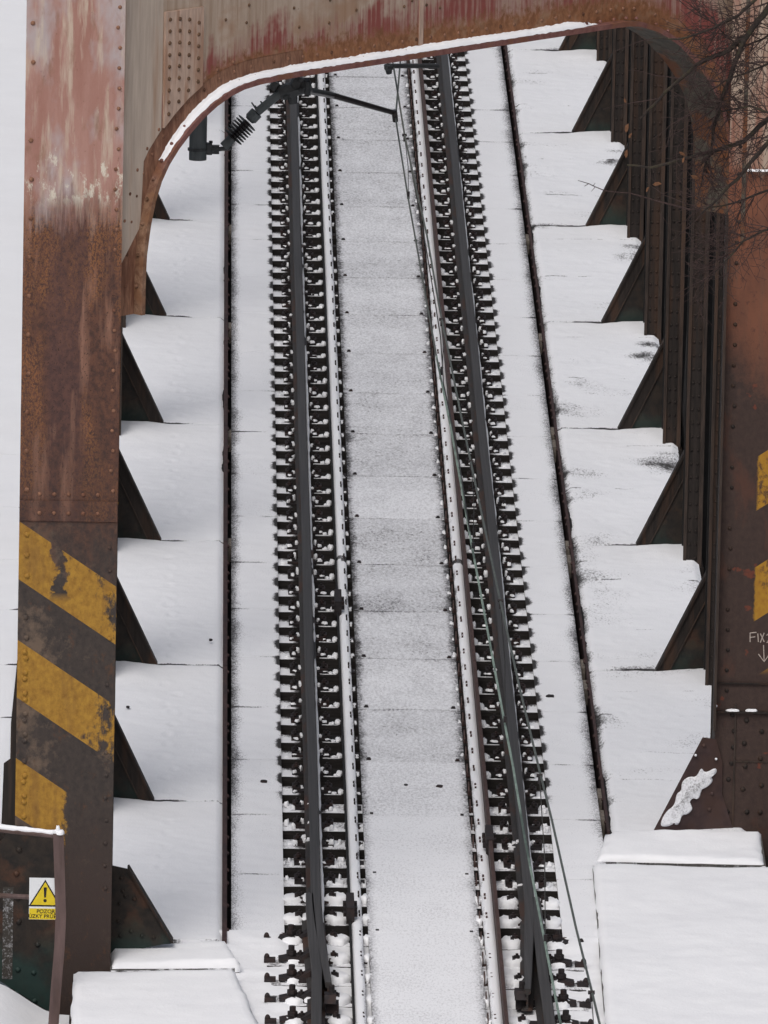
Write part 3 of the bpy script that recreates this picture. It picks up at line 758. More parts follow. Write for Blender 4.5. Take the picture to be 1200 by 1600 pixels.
def P3(x, z, off=0.0, out=0.0):
    """point on the portal's front plane, 'off' metres behind it"""
    p = Vector((x, 86.2+K*(x+2.186), z)) + NB*off; return p
def nrm2(i):
    a = Vector(arc[max(i-1, 0)]); b = Vector(arc[min(i+1, len(arc)-1)]); d = (b-a); d.x *= NRM; d.normalize(); return Vector((-d.y/NRM, d.x))
mb = MB()
for i, (x, z) in enumerate(arc):
    n = nrm2(i)
    for (o, h) in ((0, 0), (0, FT), (FBK, FT), (FBK, 0)): mb.v.append(tuple(P3(x+n.x*h, z+n.y*h, o)))
for i in range(len(arc)-1):
    for j in range(4): a = i*4+j; b = i*4+(j+1) % 4; mb.f.append((a, b, b+4, a+4))
mb.f.append((0, 1, 2, 3)); e = (len(arc)-1)*4; mb.f.append((e+3, e+2, e+1, e))
me = mb.mesh('arch_flange', M['flange']); me.materials.append(M['flangein'])
for p in me.polygons:
    if p.center.x > 1.3 and abs(p.normal.dot(NB)) < .5: p.material_index = 1
link('arch_flange', me, por)
# web: strips from the arch outwards; 'rim' = distance from the flange
rows = [0, .02, .05, .1, .16, .24, .34, .46, .6, .8, 1.1, 1.5]
mb = MB(); rim = []
TOPZ = 7.3
pts = []
for i, (x, z) in enumerate(arc):
    n = nrm2(i); 
    bx, bz = x+n.x*FT, z+n.y*FT
    if x < -1.10:  # aim at the top left corner region
        tx = -2.20 if i < 9 else -2.20+(-1.10+2.20)*(i-8)/(len(arcL)-9); tz = bz if i < 3 else (4.9+(TOPZ-4.9)*(i-3)/5 if i < 9 else TOPZ)
    elif x > 1.38:
        j = i-len(arcL)-len(arcM); m = len(arcR)
        tx = 2.26 if j > 7 else 1.388+(2.26-1.388)*j/8; tz = TOPZ if j < 8 else (TOPZ-(TOPZ-4.9)*(j-7)/(m-11) if j < m-3 else bz)
        tz = max(tz, bz)
    else: tx, tz = bx, TOPZ
    tz = max(tz, bz); L = math.hypot((tx-bx)*NRM, tz-bz)
    for r in rows:
        t = min(1, r/1.5) if L > 0 else 0; t = min(1.0, r/max(L, 1.5)) if r < 1.5 else 1.0
        px, pz = bx+(tx-bx)*t, bz+(tz-bz)*t
        mb.v.append(tuple(P3(px, pz, WOFF))); rim.append(L*t)
Wn = len(rows)
for i in range(len(arc)-1):
    for j in range(Wn-1): a = i*Wn+j; mb.f.append((a, a+1, a+Wn+1, a+Wn))
me = mb.mesh('beam_web', M['web']); at = me.attributes.new('rim', 'FLOAT', 'POINT'); at.data.foreach_set('value', rim)
web = link('beam_web', me, por)
sol = web.modifiers.new('thickness', 'SOLIDIFY'); sol.thickness = .02; sol.offset = 0
# snow on the near half of the flange
mb = MB(); sel = [i for i, (x, z) in enumerate(arc) if -1.90 < x < 1.25]; m = 8
idx0 = []
fine = []
for q in range(len(sel)-1):
    for t in range(8):
        a = Vector(arc[sel[q]]); b = Vector(arc[sel[q+1]]); na = nrm2(sel[q]); nb = nrm2(sel[q+1]); f = t/8
        fine.append((a.lerp(b, f), na.lerp(nb, f)))
for q, (p, n) in enumerate(fine):
    slope = abs(n.x)*NRM; tk = (.027+.006*nz(q*.13, 2, .8))*(1-sm(.25, 1.0, slope)) + .004
    tk *= sm(0, 14, q)*.8+.2 if q < 20 else 1
    endr = sm(len(fine)-1, len(fine)-14, q); tk = .002+tk*(endr)
    front = .008 + .016*sm(.2, .9, slope) + .012*abs(nz(q*.21, 1, 1.7)) + .04*(1-endr)
    back = WOFF-.010 + .0*q
    for j in range(m+1):
        o = front+(back-front)*j/m; h = FT+.001+tk*(math.sin(math.pi*min(1, (j+.15)/(m*.45))*.5) if j < m*.45 else 1) + .006*nz(q*.3, j*.7, 1.3) + (.012*abs(nz(q*.4, 3, 1.9)) if j >= m-1 else 0)
        mb.v.append(tuple(P3(p.x+n.x*h, p.y+n.y*h, o)))
for q in range(len(fine)-1):
    for j in range(m): a = q*(m+1)+j; mb.f.append((a, a+1, a+m+2, a+m+1))
padd('flange_snow', mb, M['snow'], por, True)
# rivet heads on the flange that poke through the snow, and on the web rim
mb = MB(); mb2 = MB(); acc = 0
for i in range(1, len(arc)):
    a = Vector(arc[i-1]); b = Vector(arc[i]); L = math.hypot((b-a).x*NRM, (b-a).y); n = nrm2(i); acc += L
    while acc > .125:
        acc -= .125; p = b; nn = Vector((n.x*NRM, 0, n.y)).normalized()
        base = P3(p.x+n.x*FT, p.y+n.y*FT, .045)
        up = Vector((n.x, 0, n.y)); up.y = n.x*K
        mb.dome(base+up*(.014 if p.x > -1.4 else .006), up, .014, .018)
        mb2.dome(P3(p.x+n.x*.12, p.y+n.y*.12, WOFF-.010), -NB, .014, .010)
        if p.x < -1.25: mb2.dome(P3(p.x+n.x*.19, p.y+n.y*.19, WOFF-.010), -NB, .015, .012)
padd('flange_rivets', mb, M['flange'], por, True); padd('web_rivets', mb2, M['rustknee'], por, True)
# rim angle strip along the arch
mb = MB()
for i, (x, z) in enumerate(arc[:len(arcL)+2]):
    n = nrm2(i)
    for (o, h) in ((WOFF-.016, FT), (WOFF-.010, FT+.13), (WOFF-.010, FT+.135)): mb.v.append(tuple(P3(x+n.x*h, z+n.y*h, o)))
for i in range(len(arcL)+1):
    for j in range(2): a = i*3+j; mb.f.append((a, a+1, a+4, a+3))
padd('knee_angle', mb, M['rustknee'])
# pale smooth strip and riveted cover plate on the left knee
def zarch(x):   # height of the outer side of the flange + angle at x
    best = 99
    for i in range(len(arc)-1):
        n0 = nrm2(i); n1 = nrm2(i+1); xa = arc[i][0]+n0.x*.17; xb = arc[i+1][0]+n1.x*.17
        if xa <= x <= xb: f = (x-xa)/max(1e-6, xb-xa); return arc[i][1]+n0.y*.17+(arc[i+1][1]+n1.y*.17-arc[i][1]-n0.y*.17)*f
    return 4.9
def plate(name, xs, ztop, off, mat, lowz=None, dz=0.0):
    mb = MB(); xx = [xs[0]+(xs[1]-xs[0])*i/16 for i in range(17)]
    for x in xx:
        z0 = (zarch(x) if lowz is None else lowz(x))
        for z, o in ((z0+dz, WOFF), (z0+dz, WOFF-off), (ztop, WOFF-off), (ztop, WOFF)): mb.v.append(tuple(P3(x, z, o)))
    for i in range(16):
        for j in range(4): a = i*4+j; b = i*4+(j+1) % 4; mb.f.append((a, b, b+4, a+4))
    mb.f.append((0, 1, 2, 3)); mb.f.append((67, 66, 65, 64))
    return padd(name, mb, mat)
plate('pale_knee_plate', (-2.14, -1.873), 7.25, .016, M['paleplate'], lambda x: max(4.75+(x+2.14)*1.9, zarch(x) if x > -2.0 else 4.7))
cp = plate('cover_plate', (-1.863, -1.603), 6.47, .030, M['coverplate'])
mb = MB()
for c, x in enumerate((-1.835, -1.768, -1.703, -1.638)):
    z = zarch(x)+.06
    while z < 6.42: mb.dome(P3(x, z, WOFF-.030), -NB, .015, .012); z += .082
link('rivets', mb.mesh('rivets', M['rivetdark'], True), cp)
plate('patch_plate', (-.10, 2.1), 7.25, .012, M['web'], lambda x: 6.12 + .0*x) if False else None
mb = MB(); mb.v += [tuple(P3(x, z, o)) for (x, z, o) in ((-.085, 5.94, WOFF-.014), (-.055, 5.94, WOFF-.014), (-.055, 7.25, WOFF-.014), (-.085, 7.25, WOFF-.014), (-.085, 5.94, WOFF), (-.055, 5.94, WOFF), (-.055, 7.25, WOFF), (-.085, 7.25, WOFF))]
mb.f += [(0, 1, 2, 3), (4, 5, 1, 0), (5, 6, 2, 1), (7, 4, 0, 3)]
padd('butt_strip', mb, M['coverplate'])
mb = MB(); rr = random.Random(4)
for _ in range(46):
    x = -1.5+3.3*rr.random(); mb.dome(P3(x, 6.15+.7*rr.random(), WOFF-.010), -NB, .012, .010)
padd('beam_bolts', mb, M['rivetdark'])
padd('top_flange', MB().box(-3.0, -1.8, 86.4, 87.2, 7.3, 7.34), M['coll'])

# left column
cl = thing('portal_column', 'left portal column, pink above, rust brown below, with yellow and black hazard stripes at its foot', 'portal column', None, (-2.5, 86.6, 0))
def cadd(name, mb, mat, parent, off, smooth=False, label=None):
    o = link(name, mb.mesh(name, mat, smooth), parent, label); o.location = off; return o
OL = (2.5, -86.6, 0)
mb = MB(); mb.box(-2.857, -2.183, 86.2, 86.215, -1.3, 7.4); cadd('front_plate', mb, M['coll'], cl, OL)
mb = MB(); mb.box(-2.848, -2.836, 86.215, 86.95, -1.3, 7.4); mb.box(-2.205, -2.190, 86.215, 86.95, -1.3, 7.4); cadd('side_plate', mb, M['coll'], cl, OL)
mb = MB(); mb.box(-2.857, -2.183, 86.95, 86.965, -1.3, 7.4); cadd('back_plate', mb, M['coll'], cl, OL)
mb = MB(); mb.box(-2.856, -2.184, 86.188, 86.2, 2.985, 3.125); cadd('splice_strip', mb, M['coll'], cl, OL)
def rivs(mb, x, z0, z1, st, y, r=.018, jit=0.0, seed=1):
    rn = random.Random(seed); z = z0
    while z < z1:
        if rn.random() > .05: mb.dome((x+rn.uniform(-jit, jit), y, z), (0, -1, 0), r, r*.75)
        z += st
mb = MB(); rivs(mb, -2.81, 3.2, 7.3, .27, 86.2, .017, .004); rivs(mb, -2.225, 3.2, 7.3, .14, 86.2, .014, .010, 2)
for x in (-2.72, -2.62, -2.52, -2.42, -2.32): mb.dome((x, 86.2, 3.17), (0, -1, 0), .015, .012); mb.dome((x, 86.188, 3.04), (0, -1, 0), .015, .012)
cadd('upper_rivets', mb, M['rustknee'], cl, OL, True)
mb = MB(); rivs(mb, -2.80, 1.0, 2.9, .145, 86.2, .020, .004); rivs(mb, -2.80, .9, 2.2, .145, 86.2, .020, .006, 5); rivs(mb, -2.23, .4, 2.9, .16, 86.2, .015, .006)
cadd('lower_rivets', mb, M['coll'], cl, OL, True)
# flared foot gusset left of the column
pts = [onY(px, py, 86.24) for (px, py) in ((30, 1000), (22, 1080), (17, 1130), (16, 1185), (6, 1192), (2, 1292), (-14, 1330), (60, 1330), (60, 1000))]
mb = MB(); mb.prism([(p.x, p.z) for p in pts], 'y', 86.218, 86.235); cadd('side_gusset', mb, M['post'], cl, OL)
pts = [onY(px, py, 86.18) for (px, py) in ((14, 1296), (96, 1300), (97, 1480), (84, 1585), (0, 1533), (-60, 1500), (-60, 1420), (-10, 1330))]
mb = MB(); mb.prism([(p.x, p.z) for p in pts], 'y', 86.175, 86.199); cadd('foot_gusset', mb, M['greenplate'], cl, OL)
pts = [onY(px, py, 86.17) for (px, py) in ((5, 1386), (20, 1388), (19, 1530), (3, 1528))]
mb = MB(); mb.grid(min(p.x for p in pts), max(p.x for p in pts), pts[2].z, pts[0].z, 10, 40, lambda x, y: 0, None, lambda x, y: .98); mb.v = [(v[0], 86.172, v[1]) for v in mb.v]; cadd('reflection_strip', mb, M['wetsnow_reflection'], cl, OL)  # greyish reflection painted as a speckled strip on the gusset
mb = MB(); rivs(mb, -2.83, -.35, .70, .17, 86.175, .022, .012, 9); rivs(mb, -2.70, -.4, .2, .2, 86.175, .020, .02, 10); cadd('foot_rivets', mb, M['greenplate'], cl, OL, True)
# knee gusset at the right of the left column foot
q = [onY(px, py, 86.60) for (px, py) in ((172, 1352), (199, 1358), (268, 1473), (172, 1492))]
mb = MB(); mb.prism([(p.x, p.z) for p in q], 'y', 86.60, 86.615); gk = cadd('knee_gusset', mb, M['greenplate'], cl, OL)
a, b = Vector((q[1].x, q[1].z)), Vector((q[2].x, q[2].z)); d = (b-a).normalized(); n = Vector((-d.y, d.x))*-.014
if n.y < 0: n = -n
mb = MB(); mb.prism([tuple(a), tuple(b), tuple(b+n), tuple(a+n)], 'y', 86.57, 86.72); o = link('gusset_flange', mb.mesh('gusset_flange', M['post']), gk)
mb = MB()
for (px, py) in ((190, 1372), (192, 1392), (187, 1412), (185, 1440), (188, 1462), (196, 1400), (205, 1455), (222, 1462), (240, 1465), (210, 1405)):
    p = onY(px, py, 86.60); mb.dome((p.x, 86.60, p.z), (0, -1, 0), .016, .013)
link('gusset_rivets', mb.mesh('gusset_rivets', M['greenplate'], True), gk)

# right column
cr = thing('portal_column', 'right portal column, orange rust above and dark brown below, with chalk marks and yellow patches', 'portal column', None, (2.5, 91, 0))
OR_ = (-2.5, -91, 0); YR = 90.75
mb = MB(); mb.box(2.150, 2.86, YR, YR+.015, -1.3, 7.4); cadd('front_plate', mb, M['colr'], cr, OR_)
mb = MB(); mb.box(2.158, 2.172, YR+.015, YR+.75, -1.3, 7.4); mb.box(2.83, 2.845, YR+.015, YR+.75, -1.3, 7.4); cadd('side_plate', mb, M['post'], cr, OR_)
mb = MB(); mb.box(2.150, 2.86, YR+.75, YR+.765, -1.3, 7.4); cadd('back_plate', mb, M['post'], cr, OR_)
mb = MB(); mb.box(2.134, 2.152, YR-.10, YR+.015, .62, 4.4); cadd('edge_angle', mb, M['postedge'], cr, OR_)
pA = onY(1166, 265, YR-.012)
mb = MB(); mb.box(pA.x, 2.862, YR-.012, YR-.0, pA.z-3.9, 7.38) if False else mb.box(pA.x, 2.862, YR-.012, YR, pA.z, 7.38)
cadd('upper_plate', mb, M['colr'], cr, OR_)
mb = MB(); mb.box(pA.x-.03, pA.x, YR-.016, YR, 4.2, 7.38); cadd('seam_angle', mb, M['flangein'], cr, OR_)
mb = MB()
for q in range(9): mb.blob(pA.x+.03+q*.045, YR-.03, pA.z-.008, .026, .02, .014, q, .3, 9)
cadd('ledge_snow', mb, M['snow'], cr, OR_, True)
pB = onY(1160, 1112, YR-.03)
mb = MB(); mb.box(2.16, 2.862, YR-.035, YR, pB.z-.012, pB.z); mb.box(2.16, 2.862, YR-.02, YR, pB.z+.20, pB.z+.208); cadd('ledge', mb, M['post'], cr, OR_)
mb = MB()
for (px, w_) in ((1150, .055), (1178, .05)): p = onY(px, 1112, YR-.03); mb.blob(p.x-.02, YR-.018, p.z, w_*.9, .017, .016, px, .12, 12)
cadd('ledge_snow', mb, M['snow'], cr, OR_, True)
mb = MB(); rivs(mb, 2.225, .9, 4.4, .15, YR, .016, .008, 21); rivs(mb, 2.27, .0, .8, .12, YR, .018, .02, 22); rivs(mb, 2.38, .0, .8, .17, YR, .020, .02, 23); rivs(mb, 2.48, .0, .8, .2, YR, .02, .02, 24); rivs(mb, 2.225, 4.5, 7.2, .2, YR, .015, .008, 25)
cadd('rivets', mb, M['post'], cr, OR_, True)
mb = MB(); mb.box(2.29, 2.302, YR-.012, YR, -.3, .80); mb.box(2.302, 2.86, YR-.007, YR, .37, .38); cadd('seam', mb, M['postedge'], cr, OR_)
# base gusset of the right column, leaning, with a snow patch
gp = [(1020, 1300), (1098, 1152), (1119, 1155), (1129, 1192), (1128, 1240), (1150, 1310), (1080, 1314)]
g3 = [onY(px, py, YR-.02-.22*(max(0, 1130-px)/110)) for (px, py) in gp]
mb = MB(); mb.v = [tuple(p) for p in g3] + [tuple(p+Vector((.0, .02, -.004))) for p in g3]; n_ = len(g3)
mb.f.append(tuple(range(n_))); mb.f.append(tuple(range(2*n_-1, n_-1, -1)))
for q in range(n_): mb.f.append((q, n_+q, n_+(q+1) % n_, (q+1) % n_))
M['gusset'] = m_plain('brown_base_gusset', (.045, .027, .026), .3, .65, 15, rust=(.055, .030, .024))
gr_ = cadd('base_gusset', mb, M['gusset'], cr, OR_)
sp = [(1073+(a_-1072)*1.35, 1246+(b_-1246)*1.04) for (a_, b_) in [(1040, 1289), (1047, 1268), (1058, 1258), (1060, 1240), (1066, 1236), (1066, 1222), (1075, 1214), (1083, 1216), (1089, 1200), (1093, 1210), (1106, 1200), (1107, 1210), (1100, 1214), (1103, 1222), (1094, 1232), (1090, 1231), (1086, 1250), (1079, 1246), (1074, 1256), (1080, 1262), (1073, 1272), (1066, 1272), (1063, 1288), (1056, 1286), (1050, 1290)]]
for _ in range(2): sp = [q for i_ in range(len(sp)) for q in ((sp[i_][0]*.75+sp[(i_+1) % len(sp)][0]*.25, sp[i_][1]*.75+sp[(i_+1) % len(sp)][1]*.25), (sp[i_][0]*.25+sp[(i_+1) % len(sp)][0]*.75, sp[i_][1]*.25+sp[(i_+1) % len(sp)][1]*.75))]
def gus(px, py, up):
    Y = YR-.02-.22*(max(0, 1130-px)/110)-up; return onY(px, py, Y)
mb = MB(); cpt = gus(1074, 1244, .03)
inner = []
for (px, py) in sp: mb.v.append(tuple(gus(px, py, .002)))
for (px, py) in sp: mb.v.append(tuple(gus(px*.93+1074*.07, py*.93+1246*.07, .022)))
mb.v.append(tuple(cpt)); n_ = len(sp)
for q in range(n_): mb.f.append((q, (q+1) % n_, n_+(q+1) % n_, n_+q)); mb.f.append((n_+q, n_+(q+1) % n_, 2*n_))
mb.a = [.30]*(2*n_)+[.62]
link('snow_patch', mb.mesh('snow_patch', M['wetsnow_reflection'], False), gr_)
mb = MB()
for (px, py) in ((1087, 1181), (1118, 1187), (1100, 1165), (1085, 1230), (1112, 1240), (1052, 1285), (1108, 1265)):
    p = gus(px, py, 0); mb.dome(p, (-.3, -1, 0), .018, .014)
link('rivets', mb.mesh('rivets', M['gusset'], True), gr_)
mb = MB()
for (px, py) in ((1087, 1180), (1119, 1186), (1119, 1103)):
    p = gus(px, py, .012) if px != 1119 or py > 1150 else onY(px, py, YR-.02); mb.dome(p, (0, -1, .5), .010, .012)
link('snow_caps', mb.mesh('snow_caps', M['snow'], True), gr_)

# writing: chalk FIX 2 and arrow on the right column
def text_mesh(name, txt, size, mat, depth=.001, bold=0.0):
    cu = bpy.data.curves.new('t', 'FONT'); cu.body = txt; cu.size = size; cu.align_x = 'CENTER'; cu.extrude = depth; cu.offset = bold
    ob = bpy.data.objects.new('t', cu); C.objects.link(ob)
    bpy.context.view_layer.update(); me = bpy.data.meshes.new_from_object(ob.evaluated_get(bpy.context.evaluated_depsgraph_get()))
    me.name = name; me.materials.clear(); me.materials.append(mat); bpy.data.objects.remove(ob); return me
def stroke(mb, pts, r=.0042, Y=YR-.003):
    P = [onY(px, py, Y) for (px, py) in pts]; mb.tube(P, r, 5)
mb = MB()
for s_ in ([(1172, 989), (1172, 1003)], [(1172, 989), (1182, 988)], [(1172, 996), (1180, 995)], [(1184, 990), (1185, 1003)], [(1188, 990), (1194, 1003)], [(1194, 989), (1188, 1004)],
           [(1198, 993), (1201, 990), (1205, 992), (1203, 998), (1198, 1004), (1207, 1004)], [(1193, 1008), (1194, 1033)], [(1185, 1022), (1194, 1034), (1203, 1021)], [(1203, 1008), (1204, 1020)]):
    stroke(mb, s_)
cadd('chalk_writing', mb, M['chalk'], cr, OR_, False, 'pale chalk letters FIX 2 above a hand drawn arrow')

# ================================================================ SLABS AT THE NEAR END
def snow_slab(name, label, poly, ztop, zbot, cat, seed, inset=.05, res=.045, th=.04):
    """block with a rounded snow cover; poly is a convex outline in x, y"""
    t = thing(name, label, cat, None, (sum(p[0] for p in poly)/len(poly), sum(p[1] for p in poly)/len(poly), zbot))
    off = -t.location
    o = link('block', MB().prism(poly, 'z', zbot, ztop).mesh('block', M['concrete']), t); o.location = off
    # snow: polar-free grid clipped by distance to the edges
    n = len(poly); area = sum(poly[i][0]*poly[(i+1) % n][1]-poly[(i+1) % n][0]*poly[i][1] for i in range(n)); sg = 1 if area > 0 else -1
    # grid via bilinear map of a quad outline
    mb = MB(); (a, b, c, d) = [Vector(p) for p in poly]
    nx = max(8, int((b-a).length/res)); ny = max(8, int((d-a).length/res))
    def P(u, v): return (a.lerp(b, u)).lerp(d.lerp(c, u), v)
    base = len(mb.v)
    for j in range(ny+1):
        for i in range(nx+1):
            u, v = i/nx, j/ny; p = P(u, v); e = min(u*(b-a).length, (1-u)*(b-a).length, v*(d-a).length, (1-v)*(d-a).length)
            z = ztop+.002+th*(1-(1-sm(0, inset*1.1, e+.02*nz(p.x, p.y, 7, seed)+.02*nz(p.x, p.y, 2.5, 3)))**2)+.020*nz(p.x, p.y, 1.2, seed)+.006*nz(p.x, p.y, 6, seed)
            mb.v.append((p.x+.015*nz(p.y, 2, 3, seed)*(1 if u in (0., 1.) else 0), p.y, z))
    W = nx+1
    for j in range(ny):
        for i in range(nx): q = j*W+i; mb.f.append((q, q+1, q+W+1, q+W))
    ring = [i for i in range(W)]+[j*W+nx for j in range(1, ny+1)]+[ny*W+i for i in range(nx-1, -1, -1)]+[j*W for j in range(ny-1, 0, -1)]
    b2 = len(mb.v)
    for r in ring: v = mb.v[r]; mb.v.append((v[0], v[1], ztop-.03))
    for q in range(len(ring)): mb.f.append((ring[q], b2+q, b2+(q+1) % len(ring), ring[(q+1) % len(ring)]))
    o = link('snow_cover', mb.mesh('snow_cover', M['snow'], True), t); o.location = off
def xy(px, py, z): p = onZ(px, py, z); return (p.x, p.y)
zt = -.10
A = [xy(115, 1516, zt), xy(366, 1512, zt), xy(405, 1600, zt), xy(112, 1600, zt)]
# extend the slab towards the camera beyond the frame
def ext(p, q, Y): t = (Y-p[1])/(q[1]-p[1]); return (p[0]+(q[0]-p[0])*t, Y)
snow_slab('abutment_slab', 'large snow covered slab at the foot of the left portal column', [A[0], A[1], ext(A[1], A[2], 82.0), (A[0][0], 82.0)][::-1], zt-.03, -1.2, 'slab', 3, .03, .045, .028)
B_ = [xy(174, 1474, -.12), xy(356, 1472, -.12), xy(374, 1506, -.12), xy(172, 1508, -.12)]
snow_slab('end_slab', 'narrow strip of snowy slab behind the large slab at the left column foot', B_[::-1], -.15, -.6, 'slab', 4, .04, .03)
snow_slab('end_slab', 'narrow snow mound at the foot of the right portal column base', [xy(934, 1340, -.12), xy(1197, 1346, -.12), xy(1190, 1300, -.12), xy(948, 1300, -.12)], -.15, -.6, 'slab', 5, .05, .03)
R0 = xy(926, 1349, zt); R1 = xy(1215, 1353, zt)
q0 = xy(947, 1600, zt)
e0 = ext(R0, q0, 80.0)
snow_slab('abutment_slab', 'large smooth snow covered slab at bottom right in front of the right column', [e0, (R1[0]+.5, 80.0), (R1[0]+.03, R1[1]), R0], zt-.03, -1.2, 'slab', 6, .03, .045, .028)
# low snow bank at the far lower left
mb = MB(); mb.grid(-6, -2.46, 78, 86.0, 40, 60, lambda x, y: -.215-.24*sm(-3.05, -2.5, x)+.015*nz(x, y, 2), -1.3)
struct('snow_bank', mb.mesh('snow_bank', M['snow'], True))

# ================================================================ RAILING AND SIGN AT LOWER LEFT
RY = 85.30
rl = thing('railing', 'brown steel railing post with a snow topped handrail in front of the left column foot', 'railing', None, (-2.6, RY, -.6)); OF = (2.6, -RY, .6)
cpts = [onY(px, py, RY) for (px, py) in ((91, 1302), (93, 1360), (95, 1430), (93, 1480), (87, 1550), (83, 1610), (82, 1700))]
mb = MB()
for k in range(len(cpts)-1):
    a, b = cpts[k], cpts[k+1]; w2 = .036
    i = len(mb.v)
    for p in (a, b):
        mb.v += [(p.x-w2, RY-.02, p.z), (p.x+w2, RY-.02, p.z), (p.x+w2, RY+.035, p.z), (p.x+w2-.007, RY+.035, p.z), (p.x+w2-.007, RY-.012, p.z), (p.x-w2, RY-.012, p.z)]
    for j in range(6): mb.f.append((i+j, i+(j+1) % 6, i+6+(j+1) % 6, i+6+j))
    if k == 0: mb.f.append(tuple(i+j for j in range(6)))
cadd('railing_post', mb, M['railing'], rl, OF)
ha = onY(92, 1306, RY); hb = onY(-60, 1290, RY+.35)
mb = MB(); mb.tube([ha, hb], .020, 8); cadd('handrail', mb, M['railing'], rl, OF)
mb = MB(); n_ = 24
rn = random.Random(2); pp = [ha.lerp(hb, i/n_)+Vector((0, 0, .016+.004*rn.random())) for i in range(n_+1)]
mb.tube(pp, [.017+.005*rn.random() for _ in pp], 8); mb.blob(ha.x, ha.y, ha.z+.012, .035, .03, .03, 5, .3, 10); mb.blob(ha.x-.01, ha.y, ha.z+.03, .015, .015, .04, 6, .3, 8)
cadd('handrail_snow', mb, M['snow'], rl, OF, True)
ha = onY(92, 1404, RY+.02); hb = onY(-60, 1396, RY+.37)
mb = MB(); mb.tube([ha, hb], .017, 8); cadd('mid_rail', mb, M['railing'], rl, OF)
SY = RY+.0-.0
sg = thing('warning_sign', 'yellow and white warning sign with exclamation triangle hung behind the railing post', 'sign', None, (0, 0, 0))
SYv = RY-.012+.0
s0 = onY(46, 1371, RY+.004); s1 = onY(99, 1437, RY+.004); SYp = RY-.006
sx0, sx1, sz1, sz0 = s0.x, s1.x, s0.z, s1.z; cx = onY(70.5, 1400, RY).x; sx1 = cx+(cx-sx0)
SYp = RY-.003
mb = MB(); mb.box(sx0, sx1, SYp, SYp+.003, sz0, sz1); link('sign_board', mb.mesh('sign_board', M['signwhite']), sg)
mb = MB(); mb.box(sx0+.002, sx1-.002, SYp-.0015, SYp, sz0+.002, sz0+.078); link('yellow_panel', mb.mesh('yellow_panel', M['signyellow']), sg)
def tri(h, y, s): return [(cx-h*.60*s, zc0-h*.5*s+0), (cx+h*.60*s, zc0-h*.5*s), (cx, zc0+h*.5*s)]
zc0 = (sz0+.092+sz1-.012)/2; hh = (sz1-.012)-(sz0+.092)
def rtri(s, y0, y1, mat, nm, zs=0.0):
    mb = MB(); mb.prism([(cx-hh*.60*s, zc0-hh*.5*s-zs), (cx+hh*.60*s, zc0-hh*.5*s-zs), (cx, zc0+hh*.5*s-zs*.0)], 'y', y0, y1); return link(nm, mb.mesh(nm, mat), sg)
rtri(1.0, SYp-.0015, SYp, M['signblack'], 'triangle_border')
mb = MB(); mb.prism([(cx-hh*.60*.84, zc0-hh*.44), (cx+hh*.60*.84, zc0-hh*.44), (cx, zc0+hh*.41)], 'y', SYp-.003, SYp-.0015); link('triangle_face', mb.mesh('triangle_face', M['signyellow']), sg)
mb = MB(); mb.prism([(cx-.011, zc0+.040), (cx+.011, zc0+.040), (cx+.006, zc0-.030), (cx-.006, zc0-.030)], 'y', SYp-.0045, SYp-.003); mb.tube([(cx, SYp-.0045, zc0-.052), (cx, SYp-.003, zc0-.052)], .0115, 12)
link('exclamation_mark', mb.mesh('exclamation_mark', M['signblack']), sg)
for txt, z, s_ in (('POZOR', sz0+.046, .037), ('ÚZKÝ PRŮŘEZ', sz0+.012, .036)):
    me = text_mesh('sign_text', txt, s_, M['signblack'], .0004, .0004); o = link('sign_text', me, sg); o.rotation_euler = (R(90), 0, 0); o.location = (cx+.006, SYp-.0022, z)

for k, (px, py, L_, z, lab) in enumerate(((412, 1221, .05, -.143, 'small dead leaf bit on the left side plate'), (687, 1229, .06, -.142, 'dark leaf scrap lying on the centre plate near the right guard angle'),
        (634, 1227, .03, -.142, 'tiny dark crumb on the centre plate left of the leaf scrap'), (860, 1088, .07, -.143, 'flat brown leaf on the right side plate'), (200, 1105, .03, -.10, 'tiny curled leaf on the snow right of the striped column'),
        (803, 1108, .04, -.143, 'small dark crumb on snow beside the right sleeper ends'), (329, 1000, .03, -.10, 'tiny twig bit on the left deck snow'))):
    p = onZ(px, py, z); r_ = random.Random(k); pts_ = []
    for j in range(9): a_ = 2*math.pi*j/9; pts_.append((p.x+math.cos(a_)*L_*.5*r_.uniform(.7, 1.1), p.y+math.sin(a_)*L_*.7*r_.uniform(.6, 1.1)))
    mb = MB().prism(pts_, 'z', z-.006, z+.008); thing('dead_leaf', lab, 'leaf', None, (0, 0, 0), mb.mesh('dead_leaf', M['chair']))

# ================================================================ OVERHEAD LINE
PB = 87.45   # plane of the bracket, behind the portal beam
ar = thing('insulator_bracket', 'grey overhead line bracket with dark ribbed insulator below the arch', 'bracket', None, (0, 0, 0))
def ap(px, py, d=0.0): return onY(px, py, 88.0+d) if px < 492 else onP(px, py, PB+.05+d)
mb = MB(); a = ap(309, 245); mb.tube([a+Vector((0, 0, -.02)), Vector((a.x, a.y, 6.9))], .062, 20)
hp_ = link('hanging_pipe', mb.mesh('hanging_pipe', M['galv'], False), ar)
mb = MB(); c0 = ap(309, 233); mb.tube([c0+Vector((0, 0, -.008)), c0+Vector((0, 0, .008))], .071, 20); mb.box(c0.x+.06, c0.x+.10, c0.y-.03, c0.y+.03, c0.z-.035, c0.z+.045); mb.box(c0.x+.085, c0.x+.15, c0.y-.02, c0.y+.02, c0.z-.03, c0.z+.03)
mb.tube([c0+Vector((.09, 0, .045)), c0+Vector((.09, 0, .06))], .014, 6); mb.tube([c0+Vector((.125, -.03, 0)), c0+Vector((.125, .03, 0))], .018, 8)
mb.tube([c0+Vector((.10, -.02, 0)), ap(362, 231)], .016, 8)
link('pipe_clamp', mb.mesh('pipe_clamp', M['galvdark']), ar)
